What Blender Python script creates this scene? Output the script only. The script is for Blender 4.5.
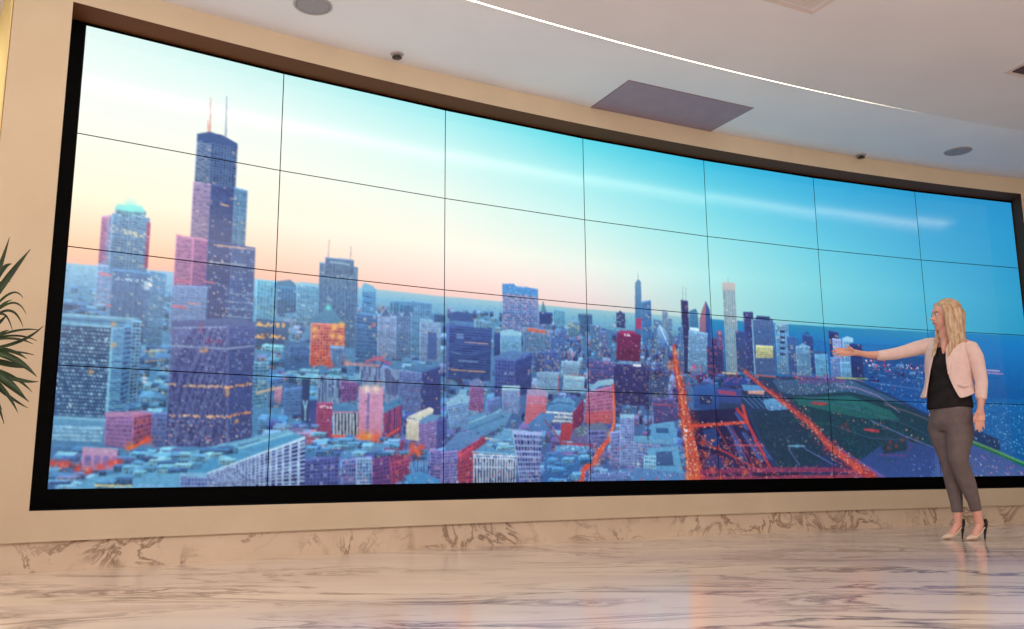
import bpy, bmesh, math, random
import numpy as np
from mathutils import Vector, Matrix

for o in list(bpy.data.objects):
    bpy.data.objects.remove(o)
scene = bpy.context.scene
COL = scene.collection
PI = math.pi

# ------------------------------------------------------------------ camera, world, lights, exposure
CAM_H = 0.487
cam_d = bpy.data.cameras.new('camera'); cam = bpy.data.objects.new('camera', cam_d); COL.objects.link(cam)
cam_d.sensor_width = 36.0; cam_d.lens = 879.2 / 1024 * 36
pitch, roll = 0.17796, -0.00816
fw = Vector((0, math.cos(pitch), math.sin(pitch))); up = Vector((0, -math.sin(pitch), math.cos(pitch))); rt = Vector((1, 0, 0))
r2 = rt * math.cos(roll) + up * math.sin(roll); u2 = up * math.cos(roll) - rt * math.sin(roll)
cam.matrix_world = Matrix(((r2.x, u2.x, -fw.x, 0), (r2.y, u2.y, -fw.y, 0), (r2.z, u2.z, -fw.z, CAM_H), (0, 0, 0, 1)))
scene.camera = cam

world = bpy.data.worlds.new('world'); scene.world = world; world.use_nodes = True
world.node_tree.nodes['Background'].inputs[0].default_value = (1.0, 0.93, 0.87, 1)
world.node_tree.nodes['Background'].inputs[1].default_value = 1.0

def area(name, loc, rot, sx, sy, power, col):
    l = bpy.data.lights.new(name, 'AREA'); l.shape = 'RECTANGLE'; l.size = sx; l.size_y = sy; l.energy = power; l.color = col
    o = bpy.data.objects.new(name, l); COL.objects.link(o); o.location = loc; o.rotation_euler = rot
    return o
area('lobby_fill', (1.0, -4.2, 3.2), (0, 0, 0), 16, 7, 270, (1.0, 0.93, 0.86))  # added soft fill behind the camera, no known fixture
area('ceiling_fill', (1.5, -1.2, 0.9), (PI, 0, 0), 8, 2.0, 430, (1.0, 0.94, 0.90))  # added fill facing up, only to brighten the ceiling
area('lobby_fill', (2.2, 2.0, 3.22), (0, 0, math.radians(24)), 10, 2.2, 100, (1.0, 0.92, 0.84))  # added overhead fill, out of view, for wall, floor and figure

vs = scene.view_settings
vs.view_transform = 'Standard'; vs.look = 'None'; vs.exposure = 0.0; vs.gamma = 1.0; vs.use_curve_mapping = False

# ------------------------------------------------------------------ helpers
def lin(c):
    c = c / 255.0
    return c / 12.92 if c <= 0.04045 else ((c + 0.055) / 1.055) ** 2.4
def rgb(r, g, b): return (lin(r), lin(g), lin(b), 1)

def mat(name, col, rough=0.6, spec=0.5, metal=0.0):
    m = bpy.data.materials.new(name); m.use_nodes = True
    b = m.node_tree.nodes['Principled BSDF']
    b.inputs['Base Color'].default_value = col; b.inputs['Roughness'].default_value = rough
    b.inputs['Specular IOR Level'].default_value = spec; b.inputs['Metallic'].default_value = metal
    return m
def noisy(m, c1, c2, scale=8, detail=4, stretch=(1, 1, 1), bump=0.0, lo=0.3, hi=0.7, coord='Object'):
    nt = m.node_tree; N = nt.nodes; L = nt.links; b = N['Principled BSDF']
    tc = N.new('ShaderNodeTexCoord'); mp = N.new('ShaderNodeMapping'); mp.inputs['Scale'].default_value = stretch
    nz = N.new('ShaderNodeTexNoise'); nz.inputs['Scale'].default_value = scale; nz.inputs['Detail'].default_value = detail
    cr = N.new('ShaderNodeValToRGB'); cr.color_ramp.elements[0].position = lo; cr.color_ramp.elements[1].position = hi
    cr.color_ramp.elements[0].color = c1; cr.color_ramp.elements[1].color = c2
    L.new(tc.outputs[coord], mp.inputs[0]); L.new(mp.outputs[0], nz.inputs[0]); L.new(nz.outputs[0], cr.inputs[0])
    L.new(cr.outputs[0], b.inputs['Base Color'])
    if bump:
        bp = N.new('ShaderNodeBump'); bp.inputs['Strength'].default_value = bump; bp.inputs['Distance'].default_value = 0.01
        L.new(nz.outputs[0], bp.inputs['Height']); L.new(bp.outputs[0], b.inputs['Normal'])
    return m
def emis(name, col, s):
    m = mat(name, col); b = m.node_tree.nodes['Principled BSDF']
    b.inputs['Emission Color'].default_value = col; b.inputs['Emission Strength'].default_value = s
    return m

def obj(name, bm, material, parent=None, smooth=True):
    me = bpy.data.meshes.new(name)
    bmesh.ops.recalc_face_normals(bm, faces=bm.faces[:])
    bm.to_mesh(me); bm.free()
    if smooth:
        for p in me.polygons: p.use_smooth = True
    me.materials.append(material)
    o = bpy.data.objects.new(name, me); COL.objects.link(o)
    if parent: o.parent = parent
    return o
def struct(o, label=None):
    o['kind'] = 'structure'
    if label: o['label'] = label
    return o
def thing(name, label, cat, loc, rz=0, group=None):
    o = bpy.data.objects.new(name, None); COL.objects.link(o); o.location = loc; o.rotation_euler = (0, 0, rz)
    o.empty_display_size = 0.1
    o['label'] = label; o['category'] = cat
    if group: o['group'] = group
    return o
def add_box(bm, lo, hi, bevel=0.0):
    r = bmesh.ops.create_cube(bm, size=1.0); v = r['verts']
    for x in v:
        x.co = Vector([(lo[i] + hi[i]) / 2 + x.co[i] * (hi[i] - lo[i]) for i in range(3)])
    if bevel:
        es = list({e for x in v for e in x.link_edges})
        bmesh.ops.bevel(bm, geom=es, offset=bevel, segments=2, affect='EDGES', profile=0.6)
def add_lathe(bm, prof, n=32, c=(0, 0, 0)):
    rings = []
    for r, z in prof:
        rings.append([bm.verts.new((c[0] + r * math.cos(2 * PI * k / n), c[1] + r * math.sin(2 * PI * k / n), c[2] + z)) for k in range(n)])
    for a, b in zip(rings, rings[1:]):
        for k in range(n): bm.faces.new((a[k], a[(k + 1) % n], b[(k + 1) % n], b[k]))
    bm.faces.new(rings[0]); bm.faces.new(rings[-1])

# the room is laid out round one centre: every curved surface is an arc about it
CX, CY, RS = 13.268, -17.799, 27.6215
RW = 27.411                     # face of the plaster wall
RL = 26.31                      # ceiling light slot
ZC = 2.825 + CAM_H; ZI = ZC - 0.07              # ceiling
ZT, ZB = 2.671 + CAM_H, -0.175 + CAM_H      # opening in the wall
TH_OL, TH_OR = 2.1834, 1.8758
TH_END, TH_RIGHT = 2.19397, 1.6172
def pol(r, th, z=0.0): return (CX + r * math.cos(th), CY + r * math.sin(th), z)
def arc_wall(bm, prof, t0, t1, n):
    """sweep a closed profile [(radius, z)] along the arc"""
    rings = [[bm.verts.new(pol(r, t0 + (t1 - t0) * i / n, z)) for r, z in prof] for i in range(n + 1)]
    m = len(prof)
    for a, b in zip(rings, rings[1:]):
        for k in range(m): bm.faces.new((a[k], a[(k + 1) % m], b[(k + 1) % m], b[k]))
    bm.faces.new(rings[0]); bm.faces.new(rings[-1])

# ------------------------------------------------------------------ materials of the room
plaster = noisy(mat('plaster', rgb(208, 188, 164), 0.75, 0.2), rgb(208, 190, 165), rgb(214, 197, 172), 3, 3)
plaster_reveal = mat('reveal_shade_brown', rgb(98, 56, 30), 0.7, 0.15)  # shade inside the recess put into the colour: plaster darkened to brown
cream = noisy(mat('cream_paint', rgb(240, 215, 150), 0.7, 0.2), rgb(238, 215, 150), rgb(244, 222, 160), 2, 2)
ceil_m = noisy(mat('ceiling_paint', rgb(222, 212, 206), 0.8, 0.2), rgb(222, 221, 228), rgb(228, 227, 233), 1.5, 3)
ceil_in = noisy(mat('inner_ceiling_paint', rgb(212, 198, 190), 0.8, 0.2), rgb(219, 213, 214), rgb(225, 219, 220), 1.5, 3)
black_m = mat('black_metal', rgb(2, 2, 3), 0.6, 0.06)
cable_black = mat('black_plastic', rgb(10, 10, 12), 0.5, 0.3)

def marble(name, base1, base2, vein, vein2, rough, stretch, scale, rot=(0, 0, 0), dens=0.5, tint=None):
    m = mat(name, base1, rough, 0.5); nt = m.node_tree; N = nt.nodes; L = nt.links; b = N['Principled BSDF']
    tc = N.new('ShaderNodeTexCoord'); mp = N.new('ShaderNodeMapping'); mp.inputs['Scale'].default_value = stretch; mp.inputs['Rotation'].default_value = rot
    L.new(tc.outputs['Object'], mp.inputs[0])
    def nz(sc, det, dis, rough_=0.6):
        n = N.new('ShaderNodeTexNoise'); n.inputs['Scale'].default_value = sc; n.inputs['Detail'].default_value = det
        n.inputs['Distortion'].default_value = dis; n.inputs['Roughness'].default_value = rough_
        L.new(mp.outputs[0], n.inputs[0]); return n
    def ramp(src, stops):
        r = N.new('ShaderNodeValToRGB'); e = r.color_ramp.elements
        e[0].position, e[0].color = stops[0][0], (stops[0][1],) * 3 + (1,); e[1].position, e[1].color = stops[-1][0], (stops[-1][1],) * 3 + (1,)
        for p, v in stops[1:-1]:
            x = e.new(p); x.color = (v, v, v, 1)
        L.new(src, r.inputs[0]); return r
    def mix(f, a, c):
        x = N.new('ShaderNodeMix'); x.data_type = 'RGBA'
        L.new(f, x.inputs[0])
        for i, s in ((6, a), (7, c)):
            if hasattr(s, 'links'): L.new(s, x.inputs[i])
            else: x.inputs[i].default_value = s
        return x.outputs[2]
    c = mix(ramp(nz(scale * 0.7, 5, 0.6).outputs[0], [(0.35, 0), (0.7, 1)]).outputs[0], base1, base2)
    if tint: c = mix(ramp(nz(scale * 0.35, 4, 1.0).outputs[0], [(0.48, 0), (0.68, 1)]).outputs[0], c, tint)
    # long veins: the thin level line of a distorted noise, broken up by a second noise
    v1 = ramp(nz(scale, 9, 1.4, 0.62).outputs[0], [(0.455, 0), (0.5, 1), (0.53, 0)])
    g1 = ramp(nz(scale * 0.8, 3, 0.3).outputs[0], [(dens - 0.05, 0), (dens + 0.15, 1)])
    mu = N.new('ShaderNodeMath'); mu.operation = 'MULTIPLY'; L.new(v1.outputs[0], mu.inputs[0]); L.new(g1.outputs[0], mu.inputs[1])
    c = mix(mu.outputs[0], c, vein)
    v2 = ramp(nz(scale * 2.3, 9, 0.9, 0.65).outputs[0], [(0.28, 0.8), (0.42, 0)])
    c = mix(v2.outputs[0], c, vein2)
    L.new(c, b.inputs['Base Color'])
    return m
floor_m = marble('floor_marble', rgb(234, 218, 200), rgb(222, 203, 187), rgb(122, 104, 104), rgb(172, 150, 142), 0.14, (0.5, 1.45, 1), 1.3, (0, 0, math.radians(-14)), 0.42, rgb(202, 184, 182))
plinth_m = marble('plinth_marble', rgb(226, 206, 184), rgb(214, 192, 170), rgb(146, 120, 102), rgb(180, 154, 134), 0.2, (1, 1, 1.1), 2.6, (0.5, 0.2, 0.4), 0.42)

# ------------------------------------------------------------------ floor, ceiling, walls
bm = bmesh.new(); add_box(bm, (-13, -9, -0.2), (18, 14, 0)); struct(obj('floor', bm, floor_m, None, False), 'polished cream marble floor with grey and violet veins')

bm = bmesh.new()          # soffit ring between the step and the wall, and the part over the end of the wall
arc_wall(bm, [(RL, ZC), (RS + 3.5, ZC), (RS + 3.5, ZC + 0.3), (RL, ZC + 0.3)], 2.95, 1.35, 160)
struct(obj('ceiling', bm, ceil_m, None, False), 'pale plaster ceiling band along the curved wall')
bm = bmesh.new()          # inner ceiling, one shallow step lower
arc_wall(bm, [(6.0, ZI), (RL, ZI), (RL, ZC + 0.25), (6.0, ZC + 0.25)], 2.95, 1.35, 160)
struct(obj('ceiling_inner', bm, ceil_in, None, False), 'greyish inner ceiling inside the curved light line')

bm = bmesh.new()          # the curved plaster wall, four solid pieces round the opening
def prof(z0, z1): return [(RW, z0), (RS + 0.12, z0), (RS + 0.12, z1), (RW, z1)]
PL = 0.155
def splay(bm_, vs_):      # the right cheek of the opening splays outwards behind the wall face
    for v in vs_:
        if math.hypot(v.co.x - CX, v.co.y - CY) > RW + 0.1: v.co = pol(RS + 0.12, TH_OR - 0.0062, v.co.z)
for z0_, z1_ in ((ZT, ZC + 0.005), (PL, ZB)):
    arc_wall(bm, prof(z0_, z1_), TH_OL, TH_OR, 80)
    bm.verts.ensure_lookup_table(); splay(bm, bm.verts[-4:])
arc_wall(bm, prof(PL, ZC + 0.005), TH_END, TH_OL, 4)
n0 = len(bm.verts)
arc_wall(bm, prof(PL, ZC + 0.005), TH_OR, TH_RIGHT, 30)
bm.verts.ensure_lookup_table()
splay(bm, bm.verts[n0:n0 + 4])
bmesh.ops.remove_doubles(bm, verts=bm.verts[:], dist=0.0005)
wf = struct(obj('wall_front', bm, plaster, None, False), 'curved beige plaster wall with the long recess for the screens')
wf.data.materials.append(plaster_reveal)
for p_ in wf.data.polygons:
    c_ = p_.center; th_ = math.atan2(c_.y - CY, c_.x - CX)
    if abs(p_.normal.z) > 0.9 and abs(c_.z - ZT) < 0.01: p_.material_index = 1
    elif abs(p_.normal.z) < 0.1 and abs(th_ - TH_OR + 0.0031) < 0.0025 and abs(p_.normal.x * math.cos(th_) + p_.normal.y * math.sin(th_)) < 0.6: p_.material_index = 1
bm = bmesh.new()
arc_wall(bm, [(RW + 0.022, 0), (RS + 0.1, 0), (RS + 0.1, PL), (RW + 0.022, PL)], TH_END, TH_RIGHT, 120)
struct(obj('baseboard_front', bm, plinth_m, None, False), 'veined beige marble plinth under the curved wall')

# the end of the curved wall returns backwards and meets a cream side wall
bm = bmesh.new(); add_box(bm, (12.0, -9, 0), (12.2, 9.6, ZC + 0.01)); struct(obj('wall_right', bm, plaster, None, False), 'beige wall at the far right end of the room')
bm = bmesh.new(); add_box(bm, (-13, -9.2, 0), (12.2, -9.0, ZC + 0.01)); struct(obj('wall_back', bm, plaster, None, False), 'beige wall behind the camera')
bm = bmesh.new()
lo = [pol(RW + 0.012, TH_END + 0.0004), pol(RW + 2.4, TH_END + 0.0004), pol(RW + 2.4, TH_END + 0.0001), pol(RW + 0.012, TH_END + 0.0001)]
A = [bm.verts.new((p[0], p[1], 0)) for p in lo]; B = [bm.verts.new((p[0], p[1], ZC + 0.005)) for p in lo]
bm.faces.new(A); bm.faces.new(B)
for k in range(4): bm.faces.new((A[k], A[(k + 1) % 4], B[(k + 1) % 4], B[k]))
struct(obj('wall_left', bm, cream, None, False), 'cream yellow side wall running back behind the end of the curved wall')
l = bpy.data.lights.new('alcove_downlight', 'SPOT'); l.energy = 120; l.color = (1.0, 0.87, 0.55); l.spot_size = 2.2; l.spot_blend = 0.8; l.shadow_soft_size = 0.1
o = bpy.data.objects.new('alcove_downlight', l); COL.objects.link(o); o.location = (-4.3, 4.6, 3.25); o.rotation_euler = (math.radians(28), math.radians(-12), math.radians(-35))

# ------------------------------------------------------------------ light line in the ceiling
led_m = emis('led_diffuser', rgb(255, 236, 206), 6.0)
tl = Vector(pol(RL, 2.1, ZC))
bm = bmesh.new(); arc_wall(bm, [(RL + 0.003, ZC - 0.003), (RL + 0.1165, ZC - 0.003), (RL + 0.1165, ZC + 0.001), (RL + 0.003, ZC + 0.001)], 2.40, 1.853, 100)
bmesh.ops.translate(bm, verts=bm.verts[:], vec=-tl)
o = obj('cove_light', bm, led_m, None, False); o.location = tl
o['label'] = 'long thin curved warm white light line along the step in the ceiling'; o['category'] = 'ceiling light'

# ------------------------------------------------------------------ the picture shown on the screens
# Screen coordinates: column 0..7 and row 0..4 of the video wall, times 1000.
CITY = [
["P",[-25,2142,1132,2079,1136,2255,-17,2328],"a4ccdc","74accc",1.0],
["P",[-17,2328,1136,2255,1173,4129,-24,4079],"5f9bbd","4a84b0",1.0],
["P",[1132,2070,2370,2063,2369,2272,1136,2255],"9cc6d6","6ca6c4",1.0],
["P",[1135,2245,2369,2261,2363,4094,1172,4084],"5c98b8","4a6ca6",1.0],
["P",[2370,2063,4073,2044,4064,2308,2369,2283],"94c4d0","64a0bc",1.0],
["P",[2369,2272,4064,2295,4004,4073,2363,4073],"4a7aa4","46609c",1.0],
["P",[3902,2051,7042,2005,7023,2240,3896,2250],"2c8cb8","1a78b4",1.0],
["P",[3896,2238,7024,2226,6873,4056,3838,4069],"1a70ae","14568e",1.0],
["P",[6024,2010,7042,2005,6965,2935,5964,2913],"1c7ebc","145a9a",1.0],
["D",[1,2154,442,2127,430,2488,-1,2510],260,1.2,["8cc4d4","5a98b8","4c84a8","9ad0d8","6aa8a8"],0.6],
["D",[891,2145,2370,2096,2369,2294,899,2447],200,1.1,["90c0cc","5088ac","4a7ca4","a8ccd0"],0.6],
["D",[2797,2123,4071,2082,4062,2370,2794,2442],160,1.1,["88b8c8","40749c","385e90"],0.6],
["C",[0,2333,471,2302,459,2644,-4,2645],90,5,4,["5f9cc0","4a80ac","7ab4c8","3c6c98"],0.1,"ffc878"],
["C",[893,2202,2370,2184,2368,2545,904,2672],220,6,7,["5f94ba","4a74a4","7eaec6","3c5c90","8a98b8"],0.12,"ffc878"],
["C",[2369,2272,3811,2272,3796,2760,2367,2836],330,5,8,["5a8cb4","466ca0","7ca8c4","38508a","8878a0","3a4478"],0.2,"ffb070"],
["C",[903,2625,2368,2545,2366,3135,918,3224],230,8,9,["5a8eb6","46709e","7aa8c6","36548a","7c88b4","4a5690"],0.14,"ffc878"],
["C",[2367,2815,3715,2705,3776,3415,2365,3452],200,8,11,["5c88b4","4a5e9a","8098c0","363c7a","7c6a9c","2e3a70"],0.2,"ff9868"],
["C",[892,3226,2366,3135,2363,4053,912,4013],240,13,13,["5a90bc","4a6aa4","78a4cc","3c4c8c","6a64a4","4888b8"],0.12,"ffc878"],
["C",[2365,3399,3778,3357,3798,4045,2363,4053],170,12,12,["5a8cbc","4a64a4","80a8cc","3a4488","74609c","4a80b4"],0.14,"ffc878"],
["F",[371,2124,447,2135,447,2950,371,2958],"6499bd","40749c",5,26,0.04,"ffd890","g",0.5],
["F",[134,1701,199,1665,199,2418,134,2430],"a8a0c4","6878a8",4,26,0.12,"ffb0b8","h",0.6],
["F",[134,1710,160,1694,160,2097,134,2103],"b87ca8","8a6090",2,20,0.1,"ff90a0","h",0.5],
["F",[132,2124,198,2118,198,2696,132,2705],"8ea8c8","6088b0",4,20,0.12,"e88098","g",0.5],
["F",[181,1661,355,1657,355,2169,181,2205],"6c9cc0","3f6c9a",12,22,0.1,"f0d8a8","g",0.5],
["F",[199,2144,372,2142,372,2785,199,2807],"5488b0","3c6490",14,24,0.05,"f0e0b8","v",0.5],
["F",[342,1697,361,1701,361,2106,342,2110],"b05a88","80406c",1,14,0.0,"ffd890","g",0.5],
["F",[192,1595,334,1599,334,1644,192,1684],"78a4c0","4a7a9c",8,3,0.0,"ffd890","g",0.5],
["P",[200,1574,314,1559,335,1617,189,1632],"a0f0e8","78d8dc",1.0],
["G",[260,1575],9,"80f0e8",0.7],
["F",[204,1663,222,1667,222,1765,204,1770],"7ab0cc","4880a8",2,4,0.0,"ffd890","g",0.5],
["F",[271,1644,290,1648,290,1747,271,1752],"7ab0cc","4880a8",2,4,0.0,"ffd890","g",0.5],
["F",[312,1632,331,1636,331,1736,312,1741],"7ab0cc","4880a8",2,4,0.0,"ffd890","g",0.5],
["D",[204,1798,351,1795,352,1840,206,1842],26,0.9,["f0e0a0","e8d8b0"],1.0],
["D",[207,2222,365,2215,366,2233,207,2239],20,0.8,["d8e8e8"],1.0],
["R",[140,2201,197,2206],3,3,"d87890",0.7],
["R",[146,2476,207,2474],3,3,"d87888",0.7],
["F",[347,2228,375,2231,375,2302,347,2307],"c8d8e0","a0b8d0",2,3,0.0,"ffd890","g",0.5],
["D",[363,2162,377,2159,381,2266,367,2268],8,1.2,["fff8e8"],1.0],
["C",[-12,2462,159,2465,155,2586,-15,2580],16,8,5,["70acc8","4a7ca8","3a6490"],0.1,"ffc878"],
["C",[259,2802,486,2773,483,3383,281,3393],50,11,8,["5a94b8","4a7ca8","78b0c4","386490"],0.25,"f0d890"],
["R",[364,2849,469,2819],1.2,1.2,"f0d090",0.8],
["R",[376,2934,472,2906],1.2,1.2,"e8c888",0.7],
["P",[-16,2572,331,2558,346,2599,219,2662,-24,2657],"78b4d0","4f8cb4",1.0],
["R",[-15,2580,313,2569],1.2,1.2,"a8dce8",1.0],
["R",[-18,2614,274,2610],1.5,1.5,"3f6c98",1.0],
["R",[-21,2648,218,2653],2,2,"8cc8dc",1.0],
["X",[-24,2673,219,2670,217,3421,-17,3408],"1c3e6c","bce4f0",17,24],
["F",[219,2662,298,2641,303,3384,221,3404],"88c4dc","3c78a8",1,34,0,"ffffff","h",0.5],
["R",[219,2662,221,3404],1.5,2.5,"90d0e4",1.0],
["F",[271,2628,311,2622,312,3265,273,3301],"5c9cc4","284e80",3,12,0.0,"ffd890","g",0.5],
["F",[305,2579,350,2581,356,3262,312,3282],"7ab4cc","2c5484",2,17,0.0,"ffd890","g",0.5],
["D",[-18,2714,212,2706,210,3355,-7,3351],40,1.0,["d8eef4","b0dcec"],1.0],
["G",[222,2627],3,"ffb860",0.8],
["G",[138,3036],3,"ffb860",0.8],
["G",[229,2806],3,"ffb860",0.8],
["D",[370,3021,384,3020,387,3106,373,3107],10,1.2,["fff8e8","ffffff"],1.0],
["P",[-5,3416,230,3421,222,3652,-19,3640],"6ca8c8","4c80a8",1.0],
["R",[-4,3424,222,3438],1.5,1.5,"98d0e0",1.0],
["F",[6,3480,215,3487,208,3619,-8,3608],"5c98bc","9cc8dc",14,3,0.1,"e0f0f0","g",0.5],
["F",[216,3396,338,3382,344,3683,222,3652],"a87ca8","7e6096",8,6,0,"ffffff","g",0.5],
["P",[211,3372,413,3344,343,3390,216,3405],"b890b8","b890b8",1.0],
["F",[338,3382,423,3360,426,3598,344,3683],"a0607e","70345e",5,5,0.2,"ff6040","g",0.5],
["F",[423,3360,505,3356,506,3655,428,3657],"6878ac","48588c",6,6,0.1,"e090a0","g",0.5],
["R",[318,3675,361,3649,417,3581],2,3,"ff6030",1.0],
["G",[335,3658],5,"ff8030",1.0],
["G",[408,3598],5,"ff5030",1.0],
["P",[-10,3656,292,3700,304,4012,-12,4002],"4c7ca8","3c6090",1.0],
["C",[-18,3672,562,3663,568,3851,-15,3924],60,13,6,["64a8c8","4a80ac","80bcd4","3c5c90","5c6c9c"],0.1,"ffc878"],
["F",[130,3686,279,3700,279,3848,130,3847],"b08cb0","9478a8",3,1,0.0,"ffd890","g",0.5],
["P",[129,3661,283,3675,280,3709,130,3694],"c4a4c0","c4a4c0",1.0],
["G",[11,3790],4,"ff4028",1.0],
["G",[44,3798],4,"ff4028",1.0],
["G",[69,3798],4,"ff4028",1.0],
["G",[211,3823],4,"ff4028",1.0],
["G",[257,3791],4,"ff4028",1.0],
["G",[287,3783],4,"ff4028",1.0],
["G",[115,3839],4,"ff4028",1.0],
["G",[162,3855],4,"ff4028",1.0],
["D",[-6,3767,296,3783,299,3881,-2,3861],30,1.2,["ff7040","ffa060","ff4040","e05080"],1.0],
["C",[-9,3877,568,3851,573,4020,-12,4002],50,14,5,["68a8cc","88bcd8","3c5484","7080b0"],0.05,"ffc878"],
["R",[615,409,621,773],0.9,2.0,"d8a8a8",1.0],
["R",[697,364,703,771],0.9,2.0,"98a8c4",1.0],
["R",[607,641,611,777],1,1.5,"f0a090",1.0],
["F",[556,817,627,800,627,1252,556,1275],"90a8c4","4c6894",5,20,0.05,"f0d0c0","h",0.5],
["F",[627,800,768,826,768,1266,627,1310],"587ca8","344e84",9,18,0.05,"ffd890","g",0.5],
["P",[556,798,615,755,682,759,768,816,769,866,628,858,558,865],"3c5c94","3c5c94",1.0],
["F",[549,1253,640,1252,640,1800,549,1823],"b8a0bc","74719f",5,26,0.02,"ffd0c8","h",0.5],
["F",[640,1252,769,1250,769,1845,640,1875],"3f5a90","2c4078",8,20,0.07,"e8c0a0","g",0.5],
["F",[763,1242,832,1250,832,1830,763,1846],"6a98bc","43709c",4,20,0.05,"ffd890","g",0.5],
["F",[483,1779,571,1784,571,2353,483,2368],"c08cac","865f90",6,26,0.0,"ffd0c8","h",0.5],
["F",[566,1786,650,1792,650,2338,566,2354],"b0789e","705088",5,26,0.0,"ffd0c8","h",0.5],
["F",[640,1785,888,1800,888,2578,640,2613],"3a5288","283c70",17,30,0.1,"d0c8c0","g",0.5],
["F",[763,1812,888,1810,888,2578,763,2596],"48689a","344e84",8,30,0.1,"c8d0d8","g",0.5],
["F",[478,2237,653,2212,653,2659,478,2683],"7f9cc2","58709e",14,18,0.06,"f0a0a8","g",0.5],
["R",[483,1779,640,1785],1.2,1.2,"c890a8",0.8],
["R",[671,1825,878,1822],1.2,1.2,"f0b898",0.8],
["R",[696,1428,737,1435],1.2,1.2,"f8c888",0.9],
["R",[651,1989,840,1984],1.3,1.3,"b8c0c8",0.7],
["R",[496,2188,563,2184],1.6,1.6,"e07088",0.8],
["R",[632,2170,692,2176],1.6,1.6,"e08090",0.8],
["R",[484,2425,551,2423],3,3,"e06078",0.7],
["R",[560,2385,618,2384],2,2,"e0907c",0.6],
["R",[739,2260,878,2252],1.3,1.3,"b8ccd8",0.5],
["R",[741,2334,880,2328],1.3,1.3,"b8ccd8",0.5],
["R",[743,2399,882,2394],1.3,1.3,"b8ccd8",0.5],
["R",[745,2472,884,2469],1.3,1.3,"b8ccd8",0.5],
["D",[643,1879,884,1859,899,2466,661,2504],70,0.9,["d8dce0","f0d0b0","90b8d8"],0.8],
["F",[490,2595,762,2544,793,3660,492,3647],"8088b8","40467e",20,34,0.07,"d8d0e0","v",0.5],
["F",[762,2544,906,2540,912,3586,793,3660],"505f98","34427a",11,34,0.1,"c8c8d8","g",0.5],
["P",[489,2559,781,2485,905,2503,907,2550,763,2571,491,2621],"586a9c","4c5a90",1.0],
["R",[496,2620,763,2571],1.3,1.3,"9aa8cc",1.0],
["R",[763,2553,793,3660],1.5,1.5,"6c78ac",1.0],
["R",[491,2781,769,2772],1.3,1.3,"b8c4d8",0.8],
["R",[769,2772,906,2727],1.3,1.3,"c0c8d8",0.8],
["R",[628,2546,636,2645],2,2,"b04068",0.7],
["D",[652,2679,735,2667,737,2722,653,2733],10,1,["e06080"],1.0],
["D",[479,3106,778,3108,778,3126,479,3124],46,1.0,["ffc068","ffd890"],1.0],
["D",[778,3108,904,3060,904,3079,778,3126],22,1.0,["ffb860"],1.0],
["D",[487,3374,785,3376,786,3394,488,3391],42,1.0,["ffb058","ffd8a0"],1.0],
["D",[785,3376,905,3316,905,3334,786,3394],24,1.1,["ffa850"],1.0],
["D",[489,3425,897,3407,902,3622,496,3630],90,0.9,["d8d8e8","f0c8a8","b8c8e8","d08090"],0.8],
["G",[641,2806],2.5,"ffb850",0.8],
["G",[660,2795],2.5,"ffb850",0.8],
["G",[774,3144],2.5,"ffb850",0.8],
["G",[775,3180],2.5,"ffb850",0.8],
["G",[831,3419],2.5,"ffb850",0.8],
["D",[435,2911,481,2905,483,3253,456,3255],14,1.2,["f0e0a0","80c0d0"],1.0],
["F",[901,2096,1008,2093,1008,2486,901,2502],"7ab8cc","4c8cac",6,18,0.05,"e0d8a0","g",0.5],
["P",[1002,2094,1077,2060,1111,2113,1116,2374,1009,2410],"4c84a8","34608c",1.0],
["F",[1009,2132,1111,2132,1111,2375,1009,2401],"4480a4","2c5c88",6,10,0.1,"c0e0e0","g",0.5],
["P",[905,2465,1075,2477,1080,2696,911,2717],"3c6890","30507c",1.0],
["D",[905,2503,1065,2498,1066,2536,906,2540],34,1.4,["ffb848","ffd880"],1.0],
["D",[908,2615,1056,2604,1057,2642,909,2652],34,1.4,["ffa030","ffd070"],1.0],
["C",[910,2699,1199,2682,1209,3205,924,3242],55,15,7,["68b0cc","4c90b8","80c8dc","3870a0"],0.1,"f0d080"],
["F",[904,2876,988,2867,986,3238,904,3261],"74acc8","38688c",5,9,0.2,"f0d890","g",0.5],
["F",[991,3015,1204,2940,1199,3253,987,3293],"5480b0","3c6094",12,7,0.06,"ffd890","g",0.5],
["R",[927,3159,1056,3085],2.4,2.4,"f0d090",0.8],
["F",[1015,3106,1056,3103,1056,3233,1015,3236],"c09cb0","906c90",3,4,0.3,"ff9070","g",0.5],
["F",[1116,2092,1244,2098,1244,2452,1116,2470],"74a8c0","4c84a8",7,12,0.08,"d0e8d0","g",0.5],
["F",[1485,2033,1569,2059,1569,2666,1485,2676],"5c9cc4","3a70a0",5,16,0.05,"c8e8f0","g",0.5],
["P",[1497,2011,1557,2040,1564,2101,1486,2094],"6cb4d4","6cb4d4",1.0],
["R",[1287,1627,1284,1810],0.8,1.5,"b0a0a8",1.0],
["R",[1415,1659,1412,1823],0.8,1.5,"b0a0a8",1.0],
["F",[1234,1861,1459,1865,1459,2679,1234,2705],"6890b4","41688f",14,28,0.06,"f0e0c8","v",0.5],
["F",[1267,1804,1435,1798,1435,1951,1267,1984],"5c88b0","3c6490",10,6,0.02,"ffffff","v",0.5],
["R",[1296,1848,1412,1854],1.5,1.5,"8cb0cc",1.0],
["F",[1454,2322,1585,2332,1585,2905,1454,2916],"4c7cac","38608e",7,12,0.1,"ffd890","g",0.5],
["F",[1584,2322,1700,2325,1700,2753,1584,2765],"9cacc8","7088b0",6,14,0.04,"ffd890","g",0.5],
["F",[1694,2305,1793,2290,1793,2743,1694,2754],"6c8cb4","507098",5,14,0.03,"ffd890","g",0.5],
["P",[1597,2340,1632,2233,1663,2330],"486c98","486c98",1.0],
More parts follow.
